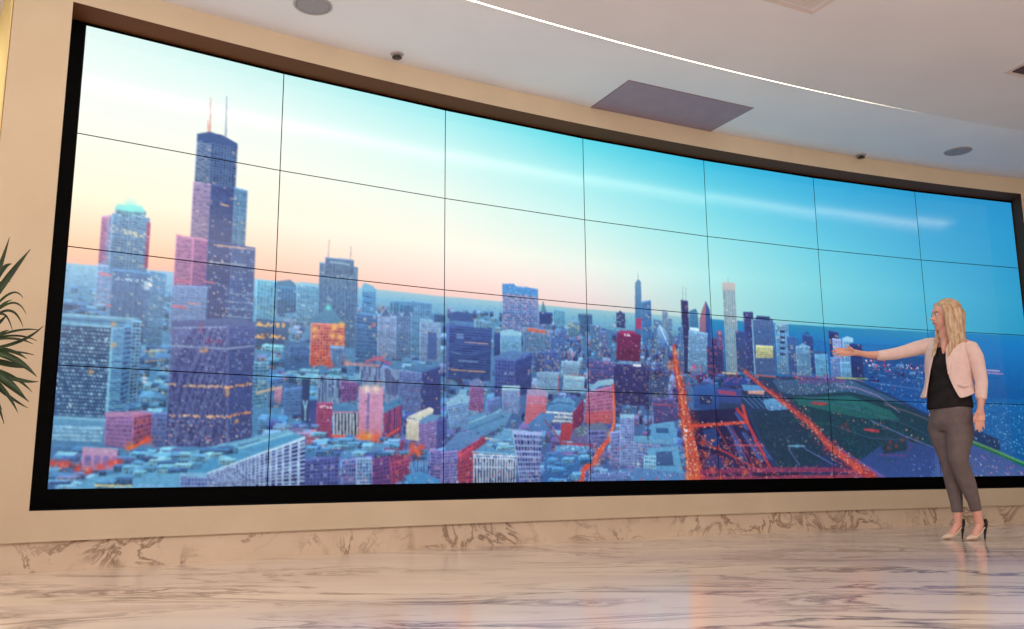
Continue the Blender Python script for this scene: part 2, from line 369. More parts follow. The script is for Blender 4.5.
["P",[1663,2330,1693,2233,1731,2320],"5078a4","5078a4",1.0],
["P",[1731,2320,1761,2222,1793,2311],"486c98","486c98",1.0],
["R",[1597,2340,1632,2233,1663,2330,1693,2233,1731,2320,1761,2222,1793,2311],1.1,1.1,"a8b8d0",1.0],
["F",[1674,2164,1792,2155,1792,2269,1674,2287],"5c94b4","44789c",5,4,0.0,"ffd890","g",0.5],
["F",[1792,2144,1920,2154,1920,2709,1792,2723],"6a9cbc","4c7ca4",6,18,0.03,"ffd890","g",0.5],
["F",[1711,2189,1799,2185,1799,2268,1711,2282],"5088ac","3c6c98",4,4,0.0,"ffd890","g",0.5],
["G",[1602,2258],5,"f0a890",0.4],
["G",[1556,2438],3,"e05050",0.8],
["P",[1189,2461,1392,2451,1321,2323,1292,2248,1259,2342],"6098b4","4880a4",1.0],
["G",[1292,2298],3.2,"60f0d0",1.0],
["F",[1200,2469,1392,2451,1392,2864,1200,2882],"e88060","a84050",9,11,0.3,"ffa058","g",0.5],
["P",[1310,2668,1389,2669,1387,2884,1319,2881],"6c90b4","5078a4",1.0],
["F",[1310,2678,1390,2679,1387,2884,1319,2881],"7898bc","446a98",4,6,0.0,"ffd890","g",0.5],
["G",[1218,2524],4.32,"ffc050",1.2],
["G",[1219,2592],2.88,"ffc050",1],
["G",[1330,2489],4.32,"ffc050",1.2],
["G",[1369,2464],4.32,"ffc050",1.2],
["G",[1320,2579],3.5999999999999996,"ffc050",1.1],
["G",[1365,2583],4.32,"ffc050",1],
["G",[1344,2655],2.88,"ffc050",0.9],
["G",[1383,2650],2.16,"ffc050",0.8],
["G",[1216,2709],5,"ff5830",0.6],
["G",[1223,2804],5,"ff5830",0.6],
["G",[1266,2742],5,"ff5830",0.6],
["G",[1296,2835],5,"ff5830",0.6],
["G",[1213,2863],5,"ff5830",0.6],
["G",[1313,2872],5,"ff5830",0.6],
["P",[1057,2651,1193,2663,1198,2941,1064,2953],"4878a4","3c6494",1.0],
["F",[1085,2695,1194,2692,1191,2874,1084,2885],"4c7cac","34588c",6,6,0.0,"ffd890","g",0.5],
["C",[1057,2897,1497,2913,1487,3032,1060,3010],34,11,5,["64a8c4","4c84b0","80b8cc","3c6490"],0.1,"ff8060"],
["R",[1398,2844,1602,2844],3,3,"e09c90",0.7],
["R",[1513,2813,1631,2751],3,3,"d86878",0.8],
["R",[1554,2759,1674,2817],3,3,"c86080",0.8],
["G",[1409,2833],4,"f0a080",0.8],
["F",[1485,2855,1717,2873,1714,3194,1489,3188],"b8d0e4","3c5c90",17,1,0,"fff","v",0.5],
["F",[1243,2975,1417,2998,1415,3231,1242,3222],"a8cce0","30548a",12,1,0,"fff","v",0.5],
["F",[1717,2873,1860,2890,1850,3286,1715,3273],"7c90c0","4c5c94",9,13,0.0,"ffd890","g",0.5],
["F",[1860,2890,1981,2807,1983,3361,1857,3346],"3c4a88","303c74",7,12,0.05,"ffd890","g",0.5],
["P",[1711,2863,1847,2799,1981,2796,1866,2890],"5c90b8","4c7cac",1.0],
["F",[1062,3103,1163,3076,1163,3349,1067,3353],"5a84b4","44689c",7,7,0.0,"ffd890","g",0.5],
["P",[1161,3001,1205,2997,1202,3431,1164,3395],"28406c","28406c",1.0],
["R",[1171,3208,1183,3301,1185,3394],1.5,1.5,"a0c8dc",1.0],
["R",[1192,3206,1183,3301],1.5,1.5,"a0c8dc",1.0],
["P",[1203,3206,1252,3203,1248,3560,1204,3543],"3c4884","4c5898",1.0],
["F",[1247,3222,1336,3217,1330,3558,1242,3560],"b04c74","8a3460",6,10,0.0,"ffd890","g",0.5],
["D",[1259,3250,1325,3255,1326,3274,1259,3268],14,1.0,["f0c0d0","fff"],1.0],
["P",[1331,3245,1415,3212,1484,3237,1485,3304,1337,3312],"5c94bc","4880b0",1.0],
["F",[1338,3321,1485,3314,1488,3536,1341,3539],"d0d8e8","20346c",6,1,0,"fff","v",0.5],
["R",[1332,3312,1485,3304],1.2,1.2,"e09098",1.0],
["R",[1330,3539,1494,3545],2.5,2.5,"ff5c38",1.0],
["F",[1372,3002,1475,3013,1472,3189,1381,3214],"8a5c90","5c4480",5,5,0.0,"ffd890","g",0.5],
["P",[1481,3052,1628,3050,1622,3581,1483,3574],"d8a4c8","d888a0",1.0],
["F",[1523,3088,1546,3086,1545,3515,1522,3515],"c89cc4","8870a8",1,16,0.0,"ffd890","g",0.5],
["G",[1522,3068],6,"fff8d0",1.0],
["G",[1581,3064],6,"fff4c0",1.0],
["G",[1517,3554],9,"ff8828",1.2],
["G",[1587,3552],8,"ff5c28",0.9],
["G",[1546,3534],4,"ffc040",0.8],
["F",[1631,3297,1739,3212,1741,3490,1628,3571],"c84c5c","30346c",6,1,0,"fff","v",0.5],
["R",[1634,3551,1729,3451],2,2,"ff5030",1.0],
["P",[1630,3219,1738,3132,1739,3212,1631,3307],"5088b4","5088b4",1.0],
["P",[1770,3340,1838,3287,1912,3233,1938,3251,1932,3292,1851,3367],"f0f4dc","d8e4c8",1.0],
["F",[1770,3350,1844,3367,1846,3576,1766,3558],"e8e8c0","ccd0b0",8,1,0,"fff","v",0.5],
["F",[1844,3387,1957,3342,1952,3644,1846,3675],"a484b8","705c98",8,8,0.0,"ffd890","g",0.5],
["P",[1851,3367,1913,3303,1989,3310,1957,3362,1851,3407],"6c9cc4","6c9cc4",1.0],
["F",[1957,3362,2014,3319,2022,3623,1952,3664],"54589c","404684",4,7,0.0,"ffd890","g",0.5],
["G",[1809,3636],6,"ff6030",1.0],
["R",[1755,3745,1816,3666,1877,3625],4,5,"e85040",0.9],
["G",[1840,3685],6,"ff6828",1.0],
["F",[1635,3648,1754,3568,1756,3784,1637,3861],"903868","703060",6,5,0.1,"ff6050","g",0.5],
["P",[1164,3691,1243,3598,1409,3557,1494,3574,1327,3690,1187,3765],"5898c4","4478b0",1.0],
["P",[1260,3635,1403,3557,1437,3584,1283,3672],"74b8dc","74b8dc",1.0],
["F",[1187,3765,1383,3718,1382,4026,1187,4021],"5c64a8","38407c",8,6,0.08,"d8d8f0","g",0.5],
["P",[1383,3689,1564,3592,1682,3628,1496,3726,1389,3765],"64a0c8","5088bc",1.0],
["F",[1389,3765,1565,3726,1569,4031,1393,4026],"7c84bc","4c548c",9,5,0.1,"e0b0c8","g",0.5],
["F",[1474,3746,1566,3745,1569,4022,1477,4019],"98b8d4","5470a4",4,6,0.0,"ffd890","g",0.5],
["F",[1566,3745,1671,3687,1686,4025,1569,4031],"7c4888","4c3470",5,6,0.1,"e87080","g",0.5],
["F",[1672,3784,1804,3745,1799,3901,1686,4015],"a83c60","5c2c60",6,4,0.1,"ff7050","g",0.5],
["P",[1081,3491,1176,3451,1225,3523,1178,3580,1109,3563],"907ca8","6c80b0",1.0],
["C",[1073,3399,1224,3430,1216,3598,1088,3582],12,8,5,["a08cb4","7090c0","c07088"],0.1,"ffc878"],
["C",[1187,3487,1729,3549,1731,3725,1191,3691],30,12,5,["5c9cc8","4478b0","78b4d8"],0.05,"ffc878"],
["P",[93,4005,213,3864,473,3766,680,3661,1096,3490,1188,3552,697,3886,573,4020],"74b8d4","64acd0",1.0],
["P",[568,3868,731,3748,1108,3517,1177,3553,696,3878],"58a8d0","4c9cc8",1.0],
["R",[235,3880,566,3783,953,3585],3,3,"3c6c9c",0.7],
["R",[431,3849,660,3765,1118,3517],2,2,"a8e0ec",0.8],
["R",[519,3783,963,3567],1.5,2,"90d0e4",0.7],
["C",[211,3815,901,3586,805,3748,175,3976],40,12,5,["78bcd4","5c9cc4","94d0e0","4070a0"],0.03,"ffc878"],
["F",[697,3886,1188,3552,1192,4021,701,4015],"c0d4e8","42589a",26,9,0.0,"ffd890","g",0.5],
["R",[697,3886,1188,3552],1.5,1.5,"d8eef8",1.0],
["F",[569,3885,697,3886,701,4015,573,4012],"8c9cc8","4c64a0",6,3,0.0,"ffd890","g",0.5],
["P",[569,3876,697,3886,693,3921,570,3910],"8cc0dc","8cc0dc",1.0],
["D",[183,3968,351,3980,351,3993,183,3980],60,0.8,["f4f0a0","e8f090"],1.0],
["D",[377,3973,526,3985,526,3998,377,3985],34,0.7,["a8ccec","88b4e0"],1.0],
["F",[1844,2345,1979,2346,1979,2765,1844,2779],"9cb0c8","6888b0",7,13,0.03,"ffd890","g",0.5],
["P",[1844,2324,1979,2325,1979,2367,1844,2366],"8cb8d0","8cb8d0",1.0],
["P",[1896,2473,1953,2465,1955,2747,1891,2754],"48649c","48649c",1.0],
["P",[2030,2254,2076,2215,2181,2222,2194,2360,2031,2360],"3c5c94","30508c",1.0],
["F",[1933,2268,2005,2268,2005,2342,1933,2353],"3c6090","30507c",4,3,0.0,"ffd890","g",0.5],
["F",[2011,2363,2314,2356,2300,2949,2007,2929],"42609c","2c4480",4,16,0.04,"a8c8e8","h",0.5],
["P",[2011,2352,2050,2315,2288,2316,2314,2367],"5484b4","5484b4",1.0],
["R",[2038,2843,2260,2845],1.4,1.4,"f0c080",0.8],
["R",[2128,2539,2287,2543],1.2,1.2,"f0c8a0",0.7],
["R",[2089,2744,2220,2743],1.2,1.2,"b0d0e8",0.6],
["R",[2038,2655,2102,2669],1.2,1.2,"90c0e0",0.6],
["F",[2194,2285,2321,2300,2321,2366,2194,2382],"7ca8c0","5888a8",6,4,0.0,"ffd890","g",0.5],
["F",[2328,2408,2376,2413,2376,2663,2328,2668],"345090","283c74",3,8,0.0,"ffd890","g",0.5],
["F",[2384,1872,2639,1885,2639,2371,2384,2402],"7c94c0","506ca4",12,14,0.2,"e8b0c0","g",0.5],
["P",[2384,1872,2468,1857,2482,1889,2539,1891,2553,1877,2639,1897,2638,1976,2384,1972],"2888d4","3c90d0",1.0],
["D",[2391,1893,2632,1898,2631,1977,2391,1971],30,0.9,["60c0f0","1868b8","2c50a0"],1.0],
["D",[2391,2026,2631,2023,2628,2349,2389,2379],60,0.9,["f0b8c8","a0d8e8","d880a0"],0.8],
["F",[2369,2414,2514,2408,2514,2628,2369,2642],"88b8d0","5c94bc",8,8,0.0,"ffd890","g",0.5],
["P",[2369,2392,2438,2362,2514,2385,2514,2430,2369,2436],"a0d0e0","a0d0e0",1.0],
["P",[2658,2143,2674,2005,2702,2137],"50849c","50849c",1.0],
["F",[2644,2134,2790,2135,2790,2261,2644,2280],"34508c","283c74",7,5,0.05,"ffd890","g",0.5],
["F",[2746,2085,2835,2095,2835,2255,2746,2267],"6ca8bc","4c84a8",4,6,0.0,"ffd890","g",0.5],
["F",[2529,2328,2729,2336,2729,2584,2529,2604],"7498b8","486c98",9,8,0.2,"f0a890","g",0.5],
["R",[2557,2347,2692,2364],4,4,"e06848",0.85],
["G",[2744,2255],2.5,"ffffff",0.7],
["G",[2840,2288],2.5,"e8f8f0",0.8],
["F",[2327,2690,2471,2697,2461,3109,2326,3095],"4c62a4","3a4888",5,8,0.04,"ffd890","g",0.5],
["F",[2471,2697,2590,2609,2580,3037,2461,3109],"3a4c8c","30407c",5,8,0.05,"ffd890","g",0.5],
["P",[2327,2679,2423,2604,2590,2598,2470,2708],"5c84b8","5c84b8",1.0],
["D",[2401,2844,2449,2840,2449,2862,2401,2866],6,0.8,["c0d8f0"],1.0],
["F",[2729,2336,2839,2323,2828,2663,2718,2674],"5c7cb0","385890",6,9,0.25,"d0e0f0","g",0.5],
["F",[2597,2597,2683,2588,2681,2810,2596,2817],"48649c","30447c",4,7,0.3,"e0b890","g",0.5],
["F",[2932,2115,3038,2112,3038,2322,2932,2334],"4c7498","345480",4,7,0.0,"ffd890","g",0.5],
["F",[2856,2206,2946,2206,2946,2379,2856,2389],"6c94ac","4c7898",4,6,0.2,"ffd890","g",0.5],
["F",[3221,2065,3291,2068,3291,2246,3221,2254],"3c4c80","303c6c",3,6,0.3,"c8d8e0","g",0.5],
["P",[3229,2076,3253,2037,3275,2070],"303c6c","303c6c",1.0],
["F",[3095,2292,3141,2298,3141,2543,3095,2547],"6c7cb0","48588c",2,8,0.3,"ffd890","g",0.5],
["F",[3021,2231,3096,2233,3096,2524,3021,2531],"5c84ac","40608c",4,8,0.25,"ffd890","g",0.5],
["G",[3093,2454],3,"f0ffff",0.7],
["G",[3203,2221],2.5,"ffb8c8",0.7],
["F",[2806,2677,2939,2675,2929,2857,2796,2856],"9cb8cc","7094b4",8,5,0.0,"ffd890","g",0.5],
["F",[2624,2815,2789,2812,2779,3046,2615,3034],"94b4c8","6c90b4",11,8,0.0,"ffd890","g",0.5],
["F",[2818,2854,2974,2865,2964,3023,2809,3011],"a8c8d8","7ca8c4",9,5,0.0,"ffd890","g",0.5],
["P",[2818,2832,2974,2842,2974,2876,2818,2866],"c0e0e8","c0e0e8",1.0],
["R",[2782,2835,2780,3024],1.2,1.6,"c03858",0.9],
["F",[3000,2647,3195,2653,3195,2907,3000,2920],"585898","40447c",10,6,0.25,"ff9080","g",0.5],
["R",[2863,2817,2997,2829],1.3,1.3,"e07868",0.6],
["F",[3224,2301,3412,2292,3396,2636,3210,2629],"7c2c58","541c48",10,10,0.06,"d07090","g",0.5],
["P",[3248,2274,3388,2270,3388,2306,3232,2312],"a03868","a03868",1.0],
["D",[3278,2318,3325,2319,3324,2337,3278,2336],8,1,["ffffff"],1.0],
["F",[3187,2677,3466,2654,3455,3146,3171,3136],"3c3c78","28285c",11,13,0.22,"b8a090","g",0.5],
["R",[3179,2666,3467,2642],1.4,1.4,"70a0c4",1.0],
["P",[3341,2664,3403,2665,3402,2694,3340,2694],"f8ffff","f8ffff",1.0],
["G",[3371,2685],2.5,"ffffff",0.5],
["F",[3466,2678,3618,2689,3606,3128,3455,3146],"44608c","30406c",6,12,0.2,"ffd890","g",0.5],
["R",[3404,1557,3402,1680],0.7,1,"78a0b0",1.0],
["P",[3377,1696,3403,1643,3426,1676,3419,2315,3364,2297],"4c88b4","3c6ca0",1.0],
["F",[3420,1919,3501,1883,3501,2427,3420,2435],"4c84b4","34609c",4,16,0.05,"ffd890","g",0.5],
["P",[3376,2117,3424,2111,3412,2256,3373,2236],"a04070","a04070",1.0],
["F",[3587,1993,3636,1999,3636,2352,3587,2358],"84a0b8","607c9c",3,12,0.1,"ffd890","g",0.5],
["F",[3634,2073,3667,2081,3667,2410,3634,2413],"7494b0","506c94",2,10,0.1,"ffd890","g",0.5],
["F",[3512,2100,3584,2115,3584,2598,3512,2604],"5c84a8","44648c",3,14,0.25,"e0c8b0","g",0.5],
["P",[3541,2217,3567,2166,3629,2280,3633,2424,3590,2500,3546,2361],"a4c8e0","3468b0",1.0],
["R",[3566,2190,3626,2401],1.5,1.5,"e0f4ff",1.0],
["C",[3402,2376,3659,2373,3665,2733,3393,2754],50,5,7,["5c84b4","4c5c98","7ca0c0","34407c"],0.3,"ffb080"],
["R",[3770,1684,3765,1846],0.6,0.9,"8098a8",1.0],
["R",[3795,1693,3790,1843],0.6,0.9,"8098a8",1.0],
["F",[3748,1849,3807,1853,3807,2749,3748,2753],"363c70","282c58",3,26,0.12,"c8b8b0","g",0.5],
["F",[3811,1989,3887,1991,3887,2252,3811,2261],"4c84ac","3c6c98",4,8,0.0,"ffd890","g",0.5],
["P",[3820,1975,3872,1943,3887,1991,3811,2001],"4478a4","4478a4",1.0],
["P",[3902,2051,3932,1923,3961,1831,3962,2069,3940,2468,3890,2448],"a8788c","705880",1.0],
["P",[3961,1831,3992,1940,3997,2040,3984,2439,3940,2468],"34589c","2c4484",1.0],
["F",[3714,2173,3756,2168,3756,2728,3714,2731],"5c88b0","3c5c90",2,16,0.2,"ffd890","g",0.5],
["F",[3804,2211,3965,2230,3940,2712,3781,2725],"88b0cc","5c84ac",10,20,0.1,"d8e8f0","g",0.5],
["P",[3814,2173,3890,2177,3889,2214,3813,2210],"e0f4f8","e0f4f8",1.0],
["F",[3989,2290,4048,2284,4048,2755,3989,2759],"4c3c70","382c5c",3,12,0.35,"ff7850","g",0.5],
["F",[4034,2186,4084,2193,4084,2753,4034,2756],"705c8c","503c70",2,12,0.3,"ff8860","g",0.5],
["G",[3967,2440],4,"ff5838",0.7],
["G",[3833,2660],4,"ff3880",0.9],
["G",[4058,2221],3,"f0a098",0.5],
["D",[3783,2652,3951,2638,3947,2785,3779,2797],26,1.2,["ff4070","ff7050","d04060"],1.0],
["F",[3951,2380,4078,2381,4078,2777,3951,2786],"3c3c74","2c2c5c",5,8,0.3,"ff6048","g",0.5],
["R",[4160,1498,4156,1602],0.7,0.9,"90a8b0",1.0],
["F",[4104,1609,4216,1606,4216,2721,4104,2728],"a4b4bc","7c9cac",5,34,0.03,"ffffff","v",0.5],
["P",[4106,1570,4218,1567,4214,1658,4102,1673],"c4bebc","b4b6ba",1.0],
["D",[4110,1685,4205,1672,4168,2697,4075,2703],70,0.8,["e0dcd8","587c9c"],0.6],
["R",[4067,2716,4184,2720],2,2,"f0d8a0",1.0],
["F",[4196,2169,4273,2174,4273,2691,4196,2696],"3c5488","2c3c6c",3,14,0.2,"e09880","g",0.5],
["F",[4273,1932,4361,1922,4361,2686,4273,2691],"40508c","2c3468",4,20,0.12,"b0a8c0","g",0.5],
["D",[4274,1907,4361,1909,4354,2102,4267,2111],24,1.2,["302c60","9898b8","503c6c"],1.0],
["F",[4340,2014,4535,1992,4535,2699,4340,2712],"50709c","3c5488",8,22,0.02,"c0d8e8","g",0.5],
["R",[4349,2013,4347,2710],1.5,2,"90bcd4",1.0],
["P",[4394,1970,4509,1969,4508,2008,4375,2010],"34487c","34487c",1.0],
["F",[4371,2342,4520,2342,4514,2496,4364,2507],"e0e4a0","90a468",8,5,0.0,"ffd890","g",0.5],
["F",[4550,2056,4669,2030,4669,2691,4550,2698],"78a8c8","4c7ca8",5,16,0.1,"ffd890","g",0.5],
["P",[4592,2129,4637,2124,4636,2158,4591,2160],"203468","203468",1.0],
["P",[4589,2207,4634,2202,4632,2236,4587,2238],"203468","203468",1.0],
["P",[4586,2272,4631,2267,4630,2301,4585,2303],"203468","203468",1.0],
["P",[4583,2349,4628,2345,4626,2379,4581,2380],"203468","203468",1.0],
["P",[4579,2426,4624,2423,4623,2456,4578,2457],"203468","203468",1.0],
["P",[4561,2029,4661,2005,4659,2044,4559,2068],"90c0d8","90c0d8",1.0],
["F",[4652,2201,4743,2205,4743,2685,4652,2691],"44689c","305088",3,14,0.15,"ffd890","g",0.5],
["F",[4791,2161,4892,2177,4892,2676,4791,2682],"38548c","283c74",5,14,0.12,"ffd890","g",0.5],
["P",[4800,2160,4839,2117,4875,2153],"38548c","38548c",1.0],
["F",[4728,2323,4858,2312,4858,2703,4728,2711],"78a4c0","4c749c",6,12,0.15,"d8e8f0","g",0.5],
["P",[4747,2322,4795,2278,4839,2314],"84b0c8","84b0c8",1.0],
["F",[4900,2400,5012,2404,5012,2732,4900,2739],"78b0cc","4c88b0",5,10,0.05,"ffd890","g",0.5],
["P",[4901,2374,5005,2365,5012,2404,4899,2413],"3c5c90","3c5c90",1.0],
["F",[5037,2084,5128,2103,5128,2714,5037,2719],"2c3c74","202c5c",4,14,0.12,"ffd890","g",0.5],
["F",[5068,2188,5151,2194,5151,2712,5068,2717],"a4a8c8","8088b4",3,13,0.05,"ffd890","g",0.5],
["F",[5037,2442,5129,2435,5129,2726,5037,2731],"7490c0","5470a4",4,9,0.1,"ffd890","g",0.5],
["F",[5160,2194,5253,2199,5253,2733,5160,2738],"8cb4d0","5c88b4",4,14,0.05,"ffd890","g",0.5],
["P",[5161,2180,5209,2149,5264,2171,5261,2225,5159,2220],"a8d0e4","a8d0e4",1.0],
["F",[5223,2242,5344,2246,5344,2781,5223,2787],"26447c","1c2c60",5,16,0.06,"ffd890","g",0.5],
["F",[5126,2502,5209,2496,5209,2735,5126,2739],"80b4d0","5484ac",4,7,0.0,"ffd890","g",0.5],
["P",[4033,2730,5393,2724,6611,3503,6569,4050,3987,4072],"1c3c60","1c3058",1.0],
["C",[3797,2723,4390,2732,4382,2932,3791,2916],50,9,5,["34508c","28386c","4c68a8","402c60"],0.25,"ff5038"],
["D",[3682,2732,4049,2729,4043,2925,3676,2923],60,1.3,["281c40","ff5040","301c4c","c03850","6098d0"],1.0],
["P",[3825,2890,4012,2854,4040,2999,4018,3169,3817,3154],"3468b0","24407c",1.0],
["P",[3872,3007,3973,3002,3970,3099,3869,3104],"1c2c5c","1c2c5c",1.0],
["D",[3888,3019,3973,3014,3971,3075,3886,3079],10,0.9,["f0e8b0","d0c0a0"],1.0],
["P",[4064,2777,4259,2765,4282,2838,4077,2899],"2c4ca0","24387c",1.0],
["P",[4222,2854,4420,2855,4443,2929,4244,2927],"5ca0d4","4c8cc4",1.0],
["P",[4279,2925,4417,2918,4415,2968,4277,2963],"f0c8a0","d09080",1.0],
["P",[4010,2903,4211,2917,4221,3088,4021,3072],"34509c","2c4480",1.0],
["R",[4025,2951,4175,2968],5,5,"c83c58",0.8],
["R",[4225,2990,4322,3133],1.4,1.4,"4c88c8",0.8],
["R",[4268,2988,4365,3132],1.4,1.4,"4c88c8",0.8],
["R",[4311,2986,4408,3130],1.4,1.4,"4c88c8",0.8],
["R",[4354,2984,4452,3128],1.4,1.4,"4c88c8",0.8],
["R",[4397,2981,4496,3127],1.4,1.4,"4c88c8",0.8],
["R",[4441,2979,4540,3125],1.4,1.4,"4c88c8",0.8],
["P",[4404,3031,4519,2988,4655,3133,4527,3225,4426,3129],"6cb0d8","4c84bc",1.0],
["D",[4447,3029,4585,3098,4546,3187,4443,3129],20,1,["e8f8ff","285088"],1.0],
["P",[3783,3179,4245,3136,4469,3951,3841,3976],"1c1c44","281c48",1.0],
["R",[4087,3336,4191,3672],4,6,"3c5ca4",0.85],
["R",[4112,3335,4225,3671],1,1.5,"7088c8",0.7],
["R",[4159,3188,4260,3405],4,6,"3c5ca4",0.85],
["R",[4184,3187,4294,3404],1,1.5,"7088c8",0.7],
["R",[4209,3430,4364,3792],4,6,"3c5ca4",0.85],
["R",[4234,3430,4398,3792],1,1.5,"7088c8",0.7],
["R",[4138,3528,4211,3815],4,6,"3c5ca4",0.85],
["R",[4163,3527,4244,3816],1,1.5,"7088c8",0.7],
["R",[4291,3477,4417,3768],4,6,"3c5ca4",0.85],
["R",[4317,3477,4451,3768],1,1.5,"7088c8",0.7],
["P",[3884,3413,3994,3386,4020,3601,3902,3625],"243c74","243c74",1.0],
["P",[3900,3673,4048,3743,4076,3886,3894,3860],"34346c","34346c",1.0],
["P",[4493,2776,5206,2734,5709,3031,5195,2932,4735,2965,4557,2923],"3c6088","345878",1.0],
["D",[4494,2751,5225,2707,5251,2916,4628,2945],240,1.1,["c8b8d8","8070a8","286858","387c54","1c3c5c","d08898","a8c8e0"],0.9],
["P",[4729,2710,5171,2697,5166,2776,4742,2812],"a0508c","704888",0.5],
["P",[4627,2971,5197,2892,5661,3033,5991,3238,6187,3910,5412,4003,5153,3707,4854,3329],"0e3c4c","0c3448",1.0],
["P",[4661,2994,5194,2945,5560,3116,5648,3246,5290,3229,4730,3067],"1c6468","185c5c",1.0],
["R",[4732,3016,5264,3020,5603,3194],1.2,1.2,"1c7464",0.7],
["R",[4694,3069,5186,3102,5498,3197],1.3,1.3,"0e6c54",0.7],
["P",[4286,3184,4728,3118,4910,3493,4895,3795,4533,3891,4375,3525],"0e3450","0c3044",1.0],
["D",[4302,3208,4781,3141,5013,3644,4873,3870,4515,3891],300,1.6,["0e2c44","144858","1c5060","0a2438","285c68"],0.7],
["D",[4908,3162,5648,3246,6022,3507,6135,3962,5412,4003],420,1.7,["0c2c3c","12484c","1a5850","082430","20504c"],0.75],
["R",[5207,2708,5335,2754,5529,2824,5715,2950,5904,3051],2.0,2.5,"8878a8",0.8],
["R",[5091,2819,5256,2837,5456,2934,5654,3140],2.5,1.5,"a888b0",0.7],
["R",[4649,3272,4993,3313],3,3,"12584c",0.6],
["P",[4841,3031,4989,3037,4987,3069,4840,3063],"c83c44","a02c40",1.0],
["G",[4914,3047],4,"ff5038",0.6],
["P",[5301,3359,5440,3382,5438,3415,5299,3391],"c83c48","a82c40",1.0],
["G",[5374,3383],4,"ff3c38",0.6],
["G",[5100,3349],4,"c83c38",0.6],
["G",[5152,3387],4,"c83c38",0.6],
["G",[5138,3310],4,"c83c38",0.6],
["P",[4608,3584,4742,3583,4759,3607,4589,3609],"6c98b8","6c98b8",1.0],
["G",[4601,3534],2,"e0b090",0.7],
["G",[4762,3532],2,"e0b090",0.7],
["R",[4597,3621,4694,3843],1.5,1.5,"5868a0",1.0],
["R",[4740,3620,5020,3846],1.5,1.5,"5868a0",1.0],
["G",[4678,3596],4,"80d8f0",0.5],
["R",[4451,3351,4901,3315],2,2,"102c40",0.6],
["P",[5338,2354,6096,2383,6040,3237,5711,3004,5343,2780],"184c84","1458a0",1.0],
["C",[5331,2488,5993,2472,6076,2689,5353,2753],40,10,3,["2c6cac","183c78","5c98c8","281c5c"],0.2,"ff5068"],
["D",[5331,2488,6040,2497,6035,3019,5478,2880],170,1.0,["c8e0f0","78b0e0","0c3c74","5c98d0","e05878"],0.85],
["D",[5353,2433,5600,2443,5610,2605,5364,2566],40,1.5,["f04060","c83c60","fff0f0","902c5c"],1.0],
["D",[5696,2464,5991,2500,5984,2610,5689,2573],40,1.1,["f04868","f0f0ff","d07890"],1.0],
["R",[5323,2622,5978,2693],1.5,1.5,"183064",0.7],
["R",[5391,2751,6017,2856],1.2,1.2,"88a8d8",0.5],
["R",[5525,2891,6056,2992],1.5,1.5,"0c3870",0.8],
["D",[5617,2954,6898,2994,6839,3710,6362,3505,5997,3156],420,1.2,["a8d8f0","60a8d8","3c88c8","c8ecff","1c68a8"],0.8],
["R",[6430,2560,6714,2575],1.6,1.6,"c08cb8",1.0],
["R",[6513,2528,6686,2533],1.6,1.6,"e0b0d0",1.0],
["R",[6542,2413,6533,2541],0.8,0.8,"e0e8f8",1.0],
["R",[6455,2629,6699,2632],1.5,1.5,"144c88",0.6],
["P",[6224,3096,6961,2992,6889,3863,6264,3505],"1460a4","105494",0.0],
["P",[5437,3591,5679,3510,5966,3615,6332,3911,6323,4046,5137,4024,5221,3797],"2c4478","304c88",1.0],
["P",[5977,3454,6293,3505,6884,3918,6868,4110,5935,4065],"3c5088","4c6498",1.0],
["D",[6114,3560,6843,3917,6835,4014,6037,4001],130,1.5,["c8a0b8","8c4c78","3c5c8c","1c5c54","e0b8c0","d05070"],0.85],
["R",[6272,3519,6596,3709,6886,3890],3,4,"0c6c44",1.0],
["R",[6274,3492,6598,3682,6889,3863],1.4,1.8,"7cb84c",1.0],
["R",[6266,3471,6599,3661,6890,3842],1,1,"54a884",0.9],
["P",[5426,3461,5692,3457,5700,3642,5468,3694],"183c4c","143040",1.0],
["G",[5534,3538],4,"d03838",0.6],
["G",[5588,3590],4,"d03838",0.6],
["G",[5650,3511],4,"d03838",0.6],
["G",[5510,3616],4,"d03838",0.6],
["G",[6074,3587],4,"d03838",0.6],
["G",[5786,3509],4,"d03838",0.6],
["R",[5430,3707,5666,3721,5742,3589,5683,3457],2,2,"903878",0.6],
["D",[5625,3616,6201,3708,6181,3990,5413,3990],60,1.1,["80a0e0","c0e0ff","1c5c9c","7040a0"],0.8],
["R",[5363,3253,5683,3457,5966,3615],2,2,"7c7cb0",0.7],
["R",[5507,3038,5751,3137,5942,3239],1.3,1.3,"b07878",0.6],
["G",[5764,3243],3,"f09060",0.4],
["F",[2683,2566,2792,2554,2782,2802,2681,2799],"506ca8","385090",5,7,0.2,"ffd890","g",0.5],
["F",[2552,3049,2686,3052,2675,3400,2535,3383],"c08cb0","d06878",7,8,0.05,"ffd890","g",0.5],
["P",[2544,3168,2685,3172,2675,3400,2535,3383],"f06060","f05048",0.45],
["P",[2552,3006,2644,2989,2693,3018,2686,3074,2552,3071],"b4a0c4","b4a0c4",1.0],
["R",[2686,3074,2676,3378],1.2,1.6,"f05040",0.8],
["P",[2684,3248,2706,3160,2757,3091,2859,3074,2903,3127,2880,3228],"6ca8d0","4c88bc",1.0],
["R",[2706,3160,2786,3134,2873,3151],1.2,1.2,"284c84",1.0],
["F",[2684,3237,2879,3250,2870,3361,2683,3357],"e0ece8","7080a8",11,2,0.0,"ffd890","g",0.5],
["F",[2879,3250,2963,3079,2960,3325,2868,3547],"982c50","5c2454",6,7,0.1,"ff6850","g",0.5],
["P",[2797,3363,2878,3361,2860,3558,2781,3560],"c83c40","a83048",1.0],
["F",[2987,3010,3182,2930,3167,3340,2959,3347],"b47ca0","9c4c74",11,7,0.1,"ff9880","g",0.5],
["P",[3003,2964,3070,2881,3183,2850,3190,2919,3084,2937,3024,3008],"a8d4e4","84b4d0",1.0],
